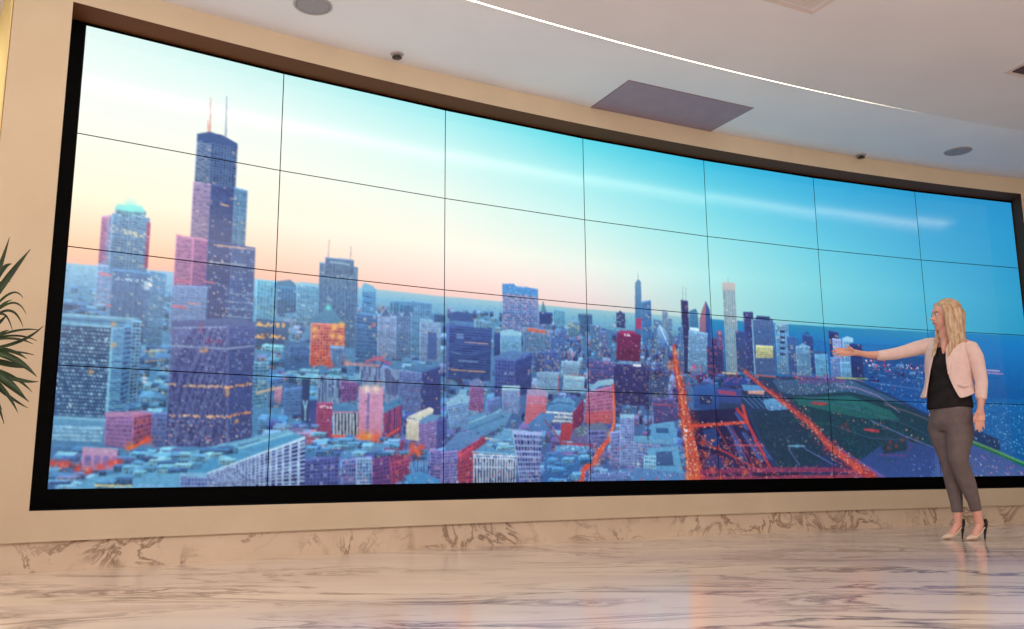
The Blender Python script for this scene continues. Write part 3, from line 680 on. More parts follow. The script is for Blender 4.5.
["P",[2976,3235,3169,3204,3159,3363,2974,3368],"f04c48","f05840",0.55],
["P",[2892,3415,3078,3343,3150,3431,3103,3566,2889,3591,2854,3526],"6c7c90","6c5c94",1.0],
["D",[2914,3393,3003,3412,2987,3501,2898,3503],24,1.2,["80b890","a8c8b0","3c5c64"],1.0],
["F",[2988,3435,3120,3431,3103,3554,2986,3567],"8484bc","484c88",6,2,0.0,"ffd890","g",0.5],
["R",[3182,2908,3185,3147,3182,3340,3149,3520,3072,3655,3019,3787,2951,3874,2927,4025],2.5,8,"f04c30",1.0],
["R",[3181,2976,3182,3317,3157,3475],1.5,2.5,"ff9850",0.9],
["G",[3149,3487],6,"ffa050",0.8],
["G",[3072,3677],7,"ff5828",0.7],
["G",[3041,3787],7,"ff6c38",0.7],
["D",[3014,3611,3118,3588,3055,3831,2996,3852],20,1.3,["ffd090","ff9858","ffb0a0"],1.0],
["R",[2780,3581,3014,3611],3,3,"c03048",0.8],
["P",[2751,3614,3000,3611,2984,3666,2744,3679],"70b0dc","5c9ccc",1.0],
["D",[2766,3614,2985,3611,2984,3666,2765,3668],20,1.2,["c8e8f8","34609c"],1.0],
["P",[2679,3701,2939,3721,2922,3873,2847,4023,2648,4018],"3c78b4","2c5c9c",1.0],
["C",[2679,3701,2939,3721,2891,3981,2663,3998],18,13,5,["4c94cc","3474ac","68b0dc"],0.03,"ffc878"],
["P",[2072,3399,2155,3313,2366,3220,2447,3259,2406,3387,2259,3517,2116,3438],"6ca0c8","5890bc",1.0],
["R",[2142,3396,2366,3241],1.8,1.8,"90ccdc",1.0],
["R",[2116,3479,2399,3303],1.2,1.2,"346890",0.8],
["R",[2259,3538,2325,3547],1.6,1.6,"f4e8b8",1.0],
["P",[2003,3624,2091,3480,2194,3457,2246,3517,2091,3683,2016,3704],"6c94c4","5480b4",1.0],
["F",[2091,3683,2259,3517,2272,3579,2092,4006],"b83c50","7c2c54",7,9,0.08,"ff7058","g",0.5],
["F",[2079,3744,2187,3621,2193,4008,2073,4005],"c84050","7c2c54",6,7,0.08,"ff7058","g",0.5],
["F",[1978,3684,2091,3663,2085,4005,1985,4013],"9484b8","5c5898",6,8,0.1,"e8a8b8","g",0.5],
["P",[2187,3683,2298,3558,2405,3430,2556,3447,2534,3575,2472,3723],"74b0d4","5c98c8",1.0],
["C",[2233,3559,2500,3512,2486,3681,2259,3682],16,10,4,["84c0dc","4c84b8","a0d0e8"],0.0,"ffc878"],
["F",[2446,3450,2653,3465,2635,4008,2497,4015],"a0acd4","3c5494",7,8,0.03,"ffd890","g",0.5],
["F",[2187,3703,2478,3723,2470,4014,2187,4018],"d8e4f0","38508c",12,3,0,"fff","v",0.5],
["F",[2187,3703,2478,3723,2478,3765,2187,3744],"ecf4f8","6c88b4",14,1,0.0,"ffd890","g",0.5],
["R",[2181,3683,2485,3712],1.5,1.5,"a0d4ec",1.0],
["R",[2187,3836,2471,3848],1.1,1.1,"d8e8f4",1.0],
["P",[2556,3382,2655,3249,2755,3267,2696,3443,2570,3467],"5c90c4","4c78b0",1.0],
["R",[2676,3335,2795,3570],2,3,"a03858",0.7],
["F",[1792,3784,1915,3764,1910,4001,1794,4008],"7cb0d4","4470a8",7,3,0,"fff","v",0.5],
["F",[1915,3645,1984,3664,1985,4003,1916,4001],"8878b4","54508c",4,8,0.1,"e8a0b8","g",0.5],
["P",[1763,3920,1854,3882,1979,3963,1979,4023,1758,4017],"4c9cd0","3c84bc",1.0],
["F",[2168,2979,2260,2994,2253,3267,2155,3251],"9c6c9c","6c4c84",6,8,0.1,"f08090","g",0.5],
["P",[2155,2959,2220,2912,2260,2973,2260,3015,2168,3000],"7c88b8","7c88b8",1.0],
["F",[2014,3176,2155,3126,2155,3396,2040,3461],"8cb0d4","5c84b8",7,8,0.05,"ffd890","g",0.5],
["P",[2014,3155,2103,3078,2168,3105,2155,3168,2027,3216],"9cc8e0","9cc8e0",1.0],
["F",[2380,3007,2503,3009,2495,3278,2379,3262],"98b0d4","6c80b4",7,9,0.0,"ffd890","g",0.5],
["P",[2380,2985,2504,2977,2503,3020,2380,3028],"b8dce8","b8dce8",1.0],
["F",[2273,3141,2366,3093,2352,3242,2272,3308],"7088bc","5068a4",4,5,0.0,"ffd890","g",0.5],
["F",[3150,3453,3240,3428,3232,3832,3143,3832],"8894c4","6068a4",4,7,0.1,"e87890","g",0.5],
["F",[3228,3270,3335,3278,3323,3833,3217,3832],"a0b0d8","6474b0",5,14,0.0,"ffd890","g",0.5],
["P",[3229,3247,3336,3243,3335,3289,3228,3293],"a8d4e8","a8d4e8",1.0],
["F",[3329,3540,3531,3560,3537,3948,3322,3878],"8c9cc8","5c70a8",9,7,0.06,"ffd890","g",0.5],
["P",[3330,3494,3628,3489,3657,3604,3530,3583,3329,3562],"74b4d4","5c9cc4",1.0],
["P",[3457,3366,3537,3305,3649,3325,3676,3511,3469,3538],"6cacd4","58a0cc",1.0],
["P",[3503,3399,3599,3397,3605,3454,3502,3457],"2c5c94","2c5c94",1.0],
["P",[3435,3629,3673,3604,3711,3974,3396,3991],"68acd0","58a0cc",1.0],
["P",[3497,3675,3623,3662,3635,3835,3493,3834],"3c6498","345484",1.0],
["F",[3402,3720,3495,3720,3491,3902,3398,3878],"a4d4e4","6098bc",4,3,0.0,"ffd890","g",0.5],
["P",[3039,3897,3368,3856,3761,3929,3773,4044,2949,4047],"5c88bc","5080b8",1.0],
["F",[2995,3918,3291,3900,3288,4033,2978,4048],"7c94c8","5068a8",12,3,0.0,"ffd890","g",0.5],
["D",[3069,3875,3761,3905,3774,4021,3066,4028],50,1.2,["90c8e8","c8e8f8","34609c","e05868"],1.0],
["G",[3354,3811],3,"ffffff",0.8],
["G",[3373,4002],3,"ff3838",0.8],
["F",[3481,3052,3673,3042,3682,3301,3489,3353],"5c548c","44407c",10,7,0.1,"ff7060","g",0.5],
["R",[3479,3122,3654,3125],1.3,1.3,"e04c58",0.8],
["R",[3458,2678,3437,3538],3,3,"1c2450",0.5],
["R",[3674,2408,3678,2588,3690,2731,3717,2944,3734,3181,3760,3416,3784,3708,3814,4045],5,26,"c03430",1.0],
["R",[3674,2408,3684,2660,3729,3063,3768,3416,3792,3708,3814,4045],2.5,17,"f4683c",0.6],
["R",[3684,2660,3721,3063,3729,3358,3745,3650,3742,4020],1.5,3.5,"ff9c58",0.9],
["G",[3680,2492],5,"ffc060",0.9],
["G",[3685,2612],5,"ff8040",0.8],
["G",[3729,3063],6,"ff8048",0.5],
["G",[3643,2651],9,"ff6820",0.63],
["G",[3729,3358],9,"ff6820",0.5599999999999999],
["G",[3819,3355],9,"ff6820",0.63],
["G",[3819,3883],9,"ff6820",0.7],
["G",[3759,3998],9,"ff6820",0.84],
["G",[3839,4022],9,"ff6820",0.77],
["G",[3792,3708],9,"ff6820",0.5599999999999999],
["G",[3750,3486],9,"ff6820",0.48999999999999994],
["D",[3669,2589,3719,2585,3939,4025,3710,4020],420,1.5,["902838","7c2440","b03028","d84830","a83838","e86848"],0.75],
["D",[3689,2767,3730,2764,3881,4023,3726,4020],190,1.2,["ffd090","ffa050","fff0c0","ff8040","e85030"],0.9],
["D",[3712,3394,3752,3393,3756,3533,3724,3534],8,1.5,["fff0e8","ffffff"],1.0],
["R",[3778,3368,4029,3337,4264,3307],4,4,"f0442c",0.95],
["R",[3854,3555,4058,3672,4359,3913],2.5,3,"d83c34",0.8],
["D",[3763,3322,4239,3283,4236,3369,3760,3416],36,1.1,["ffa060","ffd0a0","ff5038"],1.0],
["R",[4169,3139,4248,3283,4324,3525,4415,3817,4477,3963],5,3.5,"e03434",0.9],
["R",[4221,3088,4263,3332],5,4,"f0483c",0.9],
["R",[4110,3384,4226,3647,4309,3888],2,2,"c02c48",0.7],
["R",[3995,3362,4115,3708,4215,3935],2,2,"c83038",0.7],
["R",[4127,3588,4389,3598],2.5,2.5,"d04c70",0.8],
["D",[3842,3438,4358,3525,4468,3987,3857,4000],300,1.25,["ff5830","ff9850","ffc080","e02c30","c01c38","6c70c0","1c1438"],0.9],
["R",[3843,3906,4429,3890,5053,3897,5369,3951],6,6,"a02c58",0.8],
["R",[3841,3988,5368,3977],5,4,"c83048",0.7],
["R",[4323,3961,4689,3942],4,3,"280c28",0.7],
["D",[3829,3836,5329,3848,5393,4016,3823,4022],330,1.2,["ff4c40","d82c50","ff8868","902060","5c2068","ffb088","281438"],0.85],
["G",[3943,3884],5,"ff5c28",0.7],
["G",[4062,3791],5,"ff5c28",0.7],
["G",[3899,3708],5,"ff5c28",0.7],
["G",[3888,3531],5,"ff5c28",0.7],
["G",[4216,3911],5,"ff5c28",0.7],
["G",[4007,3979],5,"ff5c28",0.7],
["G",[4322,3792],5,"ff5c28",0.7],
["R",[4254,2678,4319,2761,4419,2881,4621,3084,4826,3330,4978,3606,5165,3822,5374,4028],4,15,"b83038",0.9],
["R",[4254,2678,4419,2881,4826,3343,4996,3618,5251,3924],2,9,"f06040",0.6],
["R",[5050,3618,5205,3771,5450,4004],3,5,"8c5c98",0.7],
["D",[4263,2665,4322,2686,4728,3118,5028,3517,5412,4003,5138,3999,4904,3619,4635,3172],230,1.15,["ffa058","ffd098","ff5038","fff0c0","c82430"],0.85],
["D",[4262,2690,4305,2687,4728,3118,5028,3517,5394,4003,5120,3998,4885,3619,4618,3172],330,1.4,["902838","a83048","7c2848","d05040","5c2848"],0.7],
["R",[4201,2719,4079,2825],2,2,"c04050",0.6],
["D",[4050,2705,4235,2717,4231,2841,4063,2826],30,1.2,["ff4838","4c6cc0","1c1c4c"],1.0],
["R",[4338,2723,4530,2736],2.5,2.5,"f06850",0.7],
["D",[4567,2695,5025,2678,5022,2744,4565,2759],34,1.2,["f04050","ff9080","6c3c84"],1.0],
["R",[5078,2715,5375,2712],2,1.5,"b8e060",0.8],
["G",[4262,2690],4,"ff6030",0.9],
["D",[3393,2754,3680,2780,3672,3066,3464,3076],40,1.0,["f0a090","6ca0d0","28386c"],0.8],
["D",[4688,2993,5194,2945,5560,3116,5693,3298,5923,3508,5419,3901,5156,3669,4881,3329],420,1.8,["143c54","1c5c64","0c2c40","2c7070","205060","184858"],0.6],
["R",[4735,2965,5277,3125],1.1,1.1,"5c6c94",0.55],
["R",[5277,3125,5693,3298],1.1,1.1,"5c6c94",0.55],
["R",[4993,3313,5349,3488],1.1,1.1,"5c6c94",0.55],
["R",[5150,2920,5294,3150],1.1,1.1,"5c6c94",0.55],
["R",[5349,3488,5679,3510],1.1,1.1,"5c6c94",0.55],
["R",[5693,3298,5927,3454],1.1,1.1,"5c6c94",0.55],
["D",[4643,2995,5927,3454,5874,3508,4728,3118],26,1.2,["f0a070","ff7858","e8c8a0"],0.9],
["D",[4286,3184,4728,3118,4910,3493,4895,3795,4533,3891,4375,3525],22,1.1,["d87868","8090b8","e8b090"],0.8],
["D",[1162,3581,2781,3549,2775,4021,1170,4002],170,1.3,["24407c","1c3468","c8e0f0","e8a890","d85868","a0c8e4"],0.8],
["D",[2781,3549,3776,3415,3774,4021,2775,4021],120,1.2,["24407c","c8e0f0","e8a890","d85868","a0c8e4"],0.8],
["D",[906,2718,2792,2554,2781,3549,1162,3581],190,1.2,["203c74","1c3468","c8e0f0","f0c8a0","e07068","a0c8e4"],0.75],
["D",[2794,2442,3726,2342,3698,3300,2783,3331],170,1.1,["203070","181c50","c8e0f0","f0b890","e07068","a0c8e4"],0.75]]

PW, PH = 200, 112               # picture samples per display
SS = 2
CWID, CHEI = 7 * PW * SS, 4 * PH * SS
KX, KY = PW * SS / 1000.0, PH * SS / 1000.0
rng = np.random.RandomState(7)
LUT = np.array([lin(i) for i in range(256)])
def hexc(h): return np.array([int(h[i:i + 2], 16) for i in (0, 2, 4)], dtype=np.float32) if len(h) == 6 else np.array([int(c * 2, 16) for c in h], dtype=np.float32)
def pt(a): return np.array(a, dtype=np.float64).reshape(-1, 2) * (KX, KY)

SKY_T = [0, .5, 1.0, 1.5, 2.0, 2.3]
SKY = [  # rows of colours by column 0..7
 ['e4faf4', 'c8f4f2', 'a0ecf0', '60dae8', '3cbee0', '32aad8', '2a9ace', '2890c8'],
 ['f2fdf6', 'ecfbf4', 'd0f6f2', 'a0eaee', '6ed6e6', '4cbce0', '3ca6d4', '2c98cc'],
 ['fcfdee', 'fafcee', 'ecfaf0', 'c8f4f0', '96e4ea', '6accE2', '48b0d6', '2e98ca'],
 ['fff8da', 'fff6e0', 'fcf8e8', 'e8f4ea', 'aeeaea', '7cd4e0', '54b8d8', '309ac6'],
 ['fec8a2', 'fecab0', 'f8d0c8', 'ead4d2', 'acdcdc', '72c8d8', '4cb0d0', '2a94c0'],
 ['eaa89e', 'eaa8a8', 'e4b6b2', 'd4c4c4', '90cace', '5cb2cc', '3e9cc6', '2888b8']]
def sky():
    g = np.array([[hexc(c) for c in row] for row in SKY])
    t = (np.arange(CHEI) + .5) / (PH * SS); s = (np.arange(CWID) + .5) / (PW * SS)
    ti = np.interp(t, SKY_T, range(len(SKY_T))); si = s
    def sm(a): i = np.clip(np.floor(a).astype(int), 0, None); f = a - i; return i, f
    i, f = sm(np.clip(ti, 0, len(SKY_T) - 1.001)); j, h = sm(np.clip(si, 0, 6.999))
    f = f[:, None, None]; h = h[None, :, None]
    a = g[i][:, j] * (1 - h) + g[i][:, j + 1] * h; b = g[i + 1][:, j] * (1 - h) + g[i + 1][:, j + 1] * h
    return (a * (1 - f) + b * f).astype(np.float32)
IMG = sky()
def polymask(q):
    x0, y0 = np.floor(q.min(0)).astype(int); x1, y1 = np.ceil(q.max(0)).astype(int) + 1
    x0 = max(0, x0); y0 = max(0, y0); x1 = min(CWID, x1); y1 = min(CHEI, y1)
    if x1 <= x0 or y1 <= y0: return None
    X, Y = np.meshgrid(np.arange(x0, x1) + .5, np.arange(y0, y1) + .5)
    ins = np.zeros(X.shape, bool); n = len(q)
    for k in range(n):
        ax, ay = q[k]; bx, by = q[(k + 1) % n]
        if ay == by: continue
        c = ((ay <= Y) != (by <= Y)) & (X < (bx - ax) * (Y - ay) / (by - ay) + ax)
        ins ^= c
    return x0, y0, x1, y1, X, Y, ins
def blend(x0, y0, x1, y1, m, col, a=1.0):
    s = IMG[y0:y1, x0:x1]; w = (m * a)[..., None] if m.dtype != bool else (m.astype(np.float32) * a)[..., None]
    s[:] = s * (1 - w) + col * w
def fillpoly(q, c1, c2, a=1.0, grain=5):
    r = polymask(q)
    if r is None: return
    x0, y0, x1, y1, X, Y, ins = r
    f = np.clip((Y - q[:, 1].min()) / max(1, np.ptp(q[:, 1])), 0, 1)[..., None]
    col = c1 * (1 - f) + c2 * f + rng.randn(*X.shape, 1) * grain
    blend(x0, y0, x1, y1, ins, col, a)
def homog(q):
    """projective map from the quad q (tl, tr, br, bl) to the unit square"""
    M = []
    for (x, y), (u, v) in zip(q, ((0, 0), (1, 0), (1, 1), (0, 1))):
        M += [[x, y, 1, 0, 0, 0, -u * x, -u * y, u], [0, 0, 0, x, y, 1, -v * x, -v * y, v]]
    M = np.array(M)
    try: h = np.linalg.solve(M[:, :8], M[:, 8])
    except np.linalg.LinAlgError: return None
    return np.append(h, 1).reshape(3, 3)
def face(q, base, win, nu, nv, lit, lc, st, dark):
    r = polymask(q); Hm = homog(q)
    if r is None or Hm is None: return
    x0, y0, x1, y1, X, Y, ins = r
    w = Hm[2, 0] * X + Hm[2, 1] * Y + 1; w = np.where(abs(w) < 1e-6, 1e-6, w)
    u = np.clip((Hm[0, 0] * X + Hm[0, 1] * Y + Hm[0, 2]) / w, 0, .9999) * nu; v = np.clip((Hm[1, 0] * X + Hm[1, 1] * Y + Hm[1, 2]) / w, 0, .9999) * nv
    fn = 1.3 if (np.ptp(q[:, 1]) / nv > 6.5) else 1.0
    u = u * fn; v = v * fn; nu = int(nu * fn) + 1; nv = int(nv * fn) + 1
    iu = u.astype(int); iv = v.astype(int); fu = u - iu; fv = v - iv
    rc = rng.rand(nv + 1, nu + 1); br = rc[iv, iu]; rl = rng.rand(nv + 1, nu + 1)[iv, iu]; row = rng.rand(nv + 1)[iv]
    if st == 'v': wm = (fu > .38)
    elif st == 'h': wm = (fv > .42)
    else: wm = (fu > .28) & (fv > .34)
    wmf = wm.astype(np.float32) * (.4 + .6 * br)
    win = np.clip(base + (win - base) * 1.8, 6, 255); base = np.clip(base * 1.02, 0, 255)
    col = base * (1 - wmf[..., None]) + win * wmf[..., None]
    rim = ((v < .55) & (nv > 4)) | ((u < .35) & (nu > 4) & (st != 'v')); col = np.where(rim[..., None], base * 1.12, col)
    if st == 'g': col = col * (0.94 + .12 * row[..., None])
    L_ = (rl < lit * .8) & (fv > .34) & (fu > .2)
    col = np.where(L_[..., None], col * .45 + lc * .55, col)
    col = col * (1.06 - .16 * (v / nv)[..., None]) + rng.randn(*X.shape, 1) * 6
    blend(x0, y0, x1, y1, ins, col)
def stroke(p, w0, w1, c, a):
    m = len(p); d = np.hypot(*np.diff(p, axis=0).T); tot = max(d.sum(), 1e-6); acc = 0
    k = SS * 1.03 * 0.5
    for i in range(m - 1):
        wa = w0 + (w1 - w0) * acc / tot; acc += d[i]; wb = w0 + (w1 - w0) * acc / tot
        t_ = (p[i + 1] - p[i]) / max(d[i], 1e-6); n = np.array([-t_[1], t_[0]]); t_ = t_ * .4 if m > 2 else t_ * 0
        q = np.array([p[i] + n * wa * k - t_, p[i + 1] + n * wb * k + t_, p[i + 1] - n * wb * k + t_, p[i] - n * wa * k - t_])
        fillpoly(q, c, c, a, 8)
def rnd_in(q, n):
    out = []
    lo, hi = q.min(0), q.max(0)
    while len(out) < n:
        p = lo + rng.rand(2) * (hi - lo); c = False
        for k in range(len(q)):
            a, b = q[k], q[(k + 1) % len(q)]
            if (a[1] <= p[1]) != (b[1] <= p[1]) and p[0] < (b[0] - a[0]) * (p[1] - a[1]) / (b[1] - a[1]) + a[0]: c = not c
        if c: out.append(p)
    return np.array(out)
for op in CITY:
    k = op[0]; q = pt(op[1])
    if k == 'P': fillpoly(q, hexc(op[2]), hexc(op[3]), op[4])
    elif k == 'F': face(q, hexc(op[2]), hexc(op[3]), op[4], op[5], op[6], hexc(op[7]), op[8], op[9])
    elif k == 'X':      # lattice block: staggered bright panels
        c1, c2, nu, nv = hexc(op[2]), hexc(op[3]), op[4], op[5]
        r = polymask(q); Hm = homog(q); x0, y0, x1, y1, X, Y, ins = r
        w = Hm[2, 0] * X + Hm[2, 1] * Y + 1
        u = np.clip((Hm[0, 0] * X + Hm[0, 1] * Y + Hm[0, 2]) / w, 0, .9999) * nu; v = np.clip((Hm[1, 0] * X + Hm[1, 1] * Y + Hm[1, 2]) / w, 0, .9999) * nv
        u = u + .5 * (v.astype(int) % 2); iu = u.astype(int); iv = v.astype(int)
        b_ = rng.rand(nv + 2, nu + 2)[iv, iu]
        m = ((u - iu) > .42) & ((v - iv) > .3) & ((v - iv) < .85)
        mm = (m * (.35 + .75 * b_))[..., None]
        blend(x0, y0, x1, y1, ins, c1 * (1 - mm) + c2 * mm + rng.randn(*X.shape, 1) * 8)
    elif k == 'R': stroke(q, op[2], op[3], hexc(op[4]), op[5])
    elif k == 'D':
        cols = [hexc(c) for c in op[4]]
        for p in rnd_in(q, op[2]):
            rr = op[3] * SS * (.3 + .42 * rng.rand()); c = cols[rng.randint(len(cols))]
            x0, y0, x1, y1 = int(p[0] - rr), int(p[1] - rr * .8), int(p[0] + rr) + 1, int(p[1] + rr * .8) + 1
            x0 = max(x0, 0); y0 = max(y0, 0)
            if x1 > x0 and y1 > y0 and x0 < CWID and y0 < CHEI: IMG[y0:y1, x0:x1] = IMG[y0:y1, x0:x1] * (1 - op[5]) + c * op[5]
    elif k == 'G':
        p = q[0]; rr = op[2] * SS * 1.0; R_ = int(rr * 2) + 1
        x0, y0 = max(0, int(p[0]) - R_), max(0, int(p[1]) - R_); x1, y1 = min(CWID, int(p[0]) + R_), min(CHEI, int(p[1]) + R_)
        if x1 > x0 and y1 > y0:
            X, Y = np.meshgrid(np.arange(x0, x1), np.arange(y0, y1))
            m = np.clip(np.exp(-((X - p[0]) ** 2 + (Y - p[1]) ** 2) / (2 * (rr * .55) ** 2)) * op[4], 0, 1)
            blend(x0, y0, x1, y1, m, hexc(op[3]))
    elif k == 'C':      # crowd of small roofs and walls, back to front
        pts_ = rnd_in(q, op[2]); pts_ = pts_[np.argsort(pts_[:, 1])]
        cols = [hexc(c) for c in op[5]]
        for p in pts_:
            w_ = op[3] * SS * (.5 + .9 * rng.rand()); h_ = op[4] * SS * (.5 + .9 * rng.rand())
            c = cols[rng.randint(len(cols))] * (.9 + .2 * rng.rand()); sl = (rng.rand() - .2) * .25 * w_
            rf = h_ * (.25 + .2 * rng.rand()); o1 = w_ * .18
            a = np.array([[p[0], p[1]], [p[0] + w_, p[1] + sl * .2], [p[0] + w_, p[1] + h_], [p[0], p[1] + h_]])
            face(a, c, c * .62, max(2, int(w_ / 5)), max(2, int(h_ / 5)), op[6], hexc(op[7]), 'g', .5)
            fillpoly(np.array([a[0], a[0] + (o1, -rf), a[1] + (o1, -rf), a[1]]), np.minimum(c * 1.22 + 8, 255), np.minimum(c * 1.12, 255))
def vnoise(cell_x, cell_y):
    h_, w_ = CHEI // cell_y + 2, CWID // cell_x + 2
    return np.kron(rng.randn(h_, w_), np.ones((cell_y, cell_x)))[:CHEI, :CWID]
land = np.clip((np.arange(CHEI) / (PH * SS) - 2.12) * 6, 0, 1)[:, None] * np.ones((1, CWID))
xs_ = np.arange(CWID) / (PW * SS); lake = np.clip((xs_ - 5.2) * 2, 0, 1)[None, :] * np.clip(3.0 - np.arange(CHEI) / (PH * SS), 0, 1)[:, None]
amp = land * (1 - np.clip(lake, 0, .9))
gr = vnoise(3, 2) * .03 + vnoise(8, 5) * .03
IMG *= (1 + gr * amp)[..., None]
m_ = IMG.mean(-1, keepdims=True); IMG = np.where(amp[..., None] > 0, m_ + (IMG - m_) * (1 + .07 * amp[..., None]), IMG)
IMG = IMG.reshape(CHEI // SS, SS, CWID // SS, SS, 3).mean((1, 3))
tt_ = (np.arange(CHEI // SS) / PH)[:, None]
cool = np.clip((IMG[..., 2] - IMG[..., 0] * 1.02) / 30, 0, 1) * np.clip((tt_ - 2.05) * 8, 0, 1)
IMG[..., 0] *= 1 - .10 * cool; IMG[..., 1] *= 1 - .01 * cool; IMG[..., 2] *= 1 + .04 * cool
warm = np.clip((IMG[..., 0] - IMG[..., 2] * .95) / 50, 0, 1) * np.clip((tt_ - 2.3) * 6, 0, 1)
m_ = IMG.mean(-1, keepdims=True) * np.array([1.0, .82, 1.05]); IMG = IMG + (m_ - IMG) * (.24 * warm[..., None])
lm_ = np.clip((tt_ - 2.15) * 8, 0, 1)[..., None] * (1 - .7 * np.clip((np.arange(CWID // SS) / PW - 4.6) * 2, 0, 1)[None, :, None]); g_ = IMG.mean(-1, keepdims=True); IMG = IMG + (g_ - IMG) * .10 * lm_ * cool[..., None]; IMG = IMG * (1 - .09 * lm_) + np.array([84, 108, 165]) * .09 * lm_
IMG *= 1 - .06 * np.clip((tt_ - 2.3) * 2, 0, 1)[..., None]
def soft(a, w):
    b_ = np.pad(a, ((1, 1), (1, 1), (0, 0)), 'edge')
    return a * (1 - 4 * w) + w * (b_[:-2, 1:-1] + b_[2:, 1:-1] + b_[1:-1, :-2] + b_[1:-1, 2:])
IMG = soft(IMG, .04)
IMG = np.clip(IMG, 0, 255)
# level of the screens in the exposure of the room
GAIN = 1.02
LIN = np.where(IMG / 255 <= 0.04045, IMG / 255 / 12.92, ((IMG / 255 + 0.055) / 1.055) ** 2.4) * GAIN

screen_m = bpy.data.materials.new('display_glass'); screen_m.use_nodes = True
nt = screen_m.node_tree; pb = nt.nodes['Principled BSDF']
at = nt.nodes.new('ShaderNodeAttribute'); at.attribute_name = 'picture'
pb.inputs['Base Color'].default_value = (0.006, 0.006, 0.008, 1); pb.inputs['Roughness'].default_value = 0.13
pb.inputs['Specular IOR Level'].default_value = 0.55
nt.links.new(at.outputs['Color'], pb.inputs['Emission Color']); pb.inputs['Emission Strength'].default_value = 1.0

# ------------------------------------------------------------------ video wall
CORN = [(-2.5303, 4.8582), (-1.5203, 5.5299), (-0.4818, 6.1567), (0.5832, 6.7373), (1.6727, 7.2706), (2.7846, 7.7555), (3.9167, 8.1911), (5.0668, 8.5766)]
Z_TOP = 2.652 + CAM_H; PHM = 0.5612 * 1.213
GAPM = 0.003
base = Vector((CORN[3][0], CORN[3][1], Z_TOP - 4 * PHM))
wallT = thing('video_wall', 'huge curved video wall of glossy displays showing a city skyline at dusk', 'screen', base)
for r in range(4):
    for c in range(7):
        A = Vector((*CORN[c], 0)); B = Vector((*CORN[c + 1], 0)); e = (B - A).normalized()
        nrm = Vector((e.y, -e.x, 0))          # towards the room
        a = A + e * GAPM; b = B - e * GAPM; zt = Z_TOP - r * PHM - GAPM; zb = Z_TOP - (r + 1) * PHM + GAPM
        uu = np.linspace(0, 1, PW + 1); vv = np.linspace(0, 1, PH + 1)
        U, V = np.meshgrid(uu, vv)
        co = np.empty((PH + 1, PW + 1, 3)); co[..., 0] = a.x + (b.x - a.x) * U - base.x; co[..., 1] = a.y + (b.y - a.y) * U - base.y; co[..., 2] = zt + (zb - zt) * V - base.z
        nvt = (PW + 1) * (PH + 1); idx = np.arange(nvt).reshape(PH + 1, PW + 1)
        quads = np.stack([idx[:-1, :-1], idx[1:, :-1], idx[1:, 1:], idx[:-1, 1:]], -1).reshape(-1, 4)
        # box sides and back so that each display has its thickness
        bx = [co[0, 0], co[0, -1], co[-1, -1], co[-1, 0]]
        extra = np.array([p for p in bx] + [p - np.array(nrm) * 0.05 for p in bx])
        allco = np.concatenate([co.reshape(-1, 3), extra]); k0 = nvt
        sides = np.array([[k0 + i, k0 + (i + 1) % 4, k0 + 4 + (i + 1) % 4, k0 + 4 + i] for i in range(4)] + [[k0 + 4, k0 + 5, k0 + 6, k0 + 7]])
        F_ = np.concatenate([quads, sides])
        me = bpy.data.meshes.new('display_panel'); me.vertices.add(len(allco)); me.vertices.foreach_set('co', allco.ravel())
        me.loops.add(F_.size); me.loops.foreach_set('vertex_index', F_.ravel().astype(np.int32))
        me.polygons.add(len(F_)); me.polygons.foreach_set('loop_start', np.arange(0, F_.size, 4, dtype=np.int32)); me.polygons.foreach_set('loop_total', np.full(len(F_), 4, np.int32))
        mi = np.zeros(len(F_), np.int32); mi[len(quads):] = 1; me.polygons.foreach_set('material_index', mi)
        me.update(calc_edges=True)
        x = np.clip(c * PW + U * PW - .5, 0, 7 * PW - 1.001); y = np.clip(r * PH + V * PH - .5, 0, 4 * PH - 1.001)
        xi = x.astype(int); yi = y.astype(int); fx = (x - xi)[..., None]; fy = (y - yi)[..., None]
        cc = (LIN[yi, xi] * (1 - fx) + LIN[yi, xi + 1] * fx) * (1 - fy) + (LIN[yi + 1, xi] * (1 - fx) + LIN[yi + 1, xi + 1] * fx) * fy
        ca = np.ones((len(allco), 4), np.float32); ca[:nvt, :3] = cc.reshape(-1, 3); ca[nvt:, :3] = 0
        at_ = me.color_attributes.new('picture', 'FLOAT_COLOR', 'POINT'); at_.data.foreach_set('color', ca.ravel())
        me.materials.append(screen_m); me.materials.append(cable_black)
        po = bpy.data.objects.new('display_panel', me); COL.objects.link(po); po.parent = wallT
def vw_local(bm_): bmesh.ops.translate(bm_, verts=bm_.verts[:], vec=-base); return bm_
# black surround: a flat frame round the displays and the dark backing board behind them
bm = bmesh.new()
RF = RS + 0.004
arc_wall(bm, [(RF, ZB + 0.002), (RF + 0.05, ZB + 0.002), (RF + 0.05, Z_TOP - 4 * PHM - 0.001), (RF, Z_TOP - 4 * PHM - 0.001)], TH_OL - 0.0002, 1.8712, 80)
arc_wall(bm, [(RF, Z_TOP + 0.001), (RF + 0.05, Z_TOP + 0.001), (RF + 0.05, ZT - 0.001), (RF, ZT - 0.001)], TH_OL - 0.0002, 1.8712, 80)
arc_wall(bm, [(RF, ZB + 0.002), (RF + 0.05, ZB + 0.002), (RF + 0.05, ZT - 0.001), (RF, ZT - 0.001)], TH_OL - 0.0002, 2.1798, 2)
obj('surround', vw_local(bm), black_m, wallT, False)
bm = bmesh.new()
arc_wall(bm, [(RS + 0.06, ZB + 0.002), (RS + 0.11, ZB + 0.002), (RS + 0.11, ZT - 0.001), (RS + 0.06, ZT - 0.001)], TH_OL - 0.0002, 1.871, 80)
obj('backing_board', vw_local(bm), black_m, wallT, False)
bm = bmesh.new()
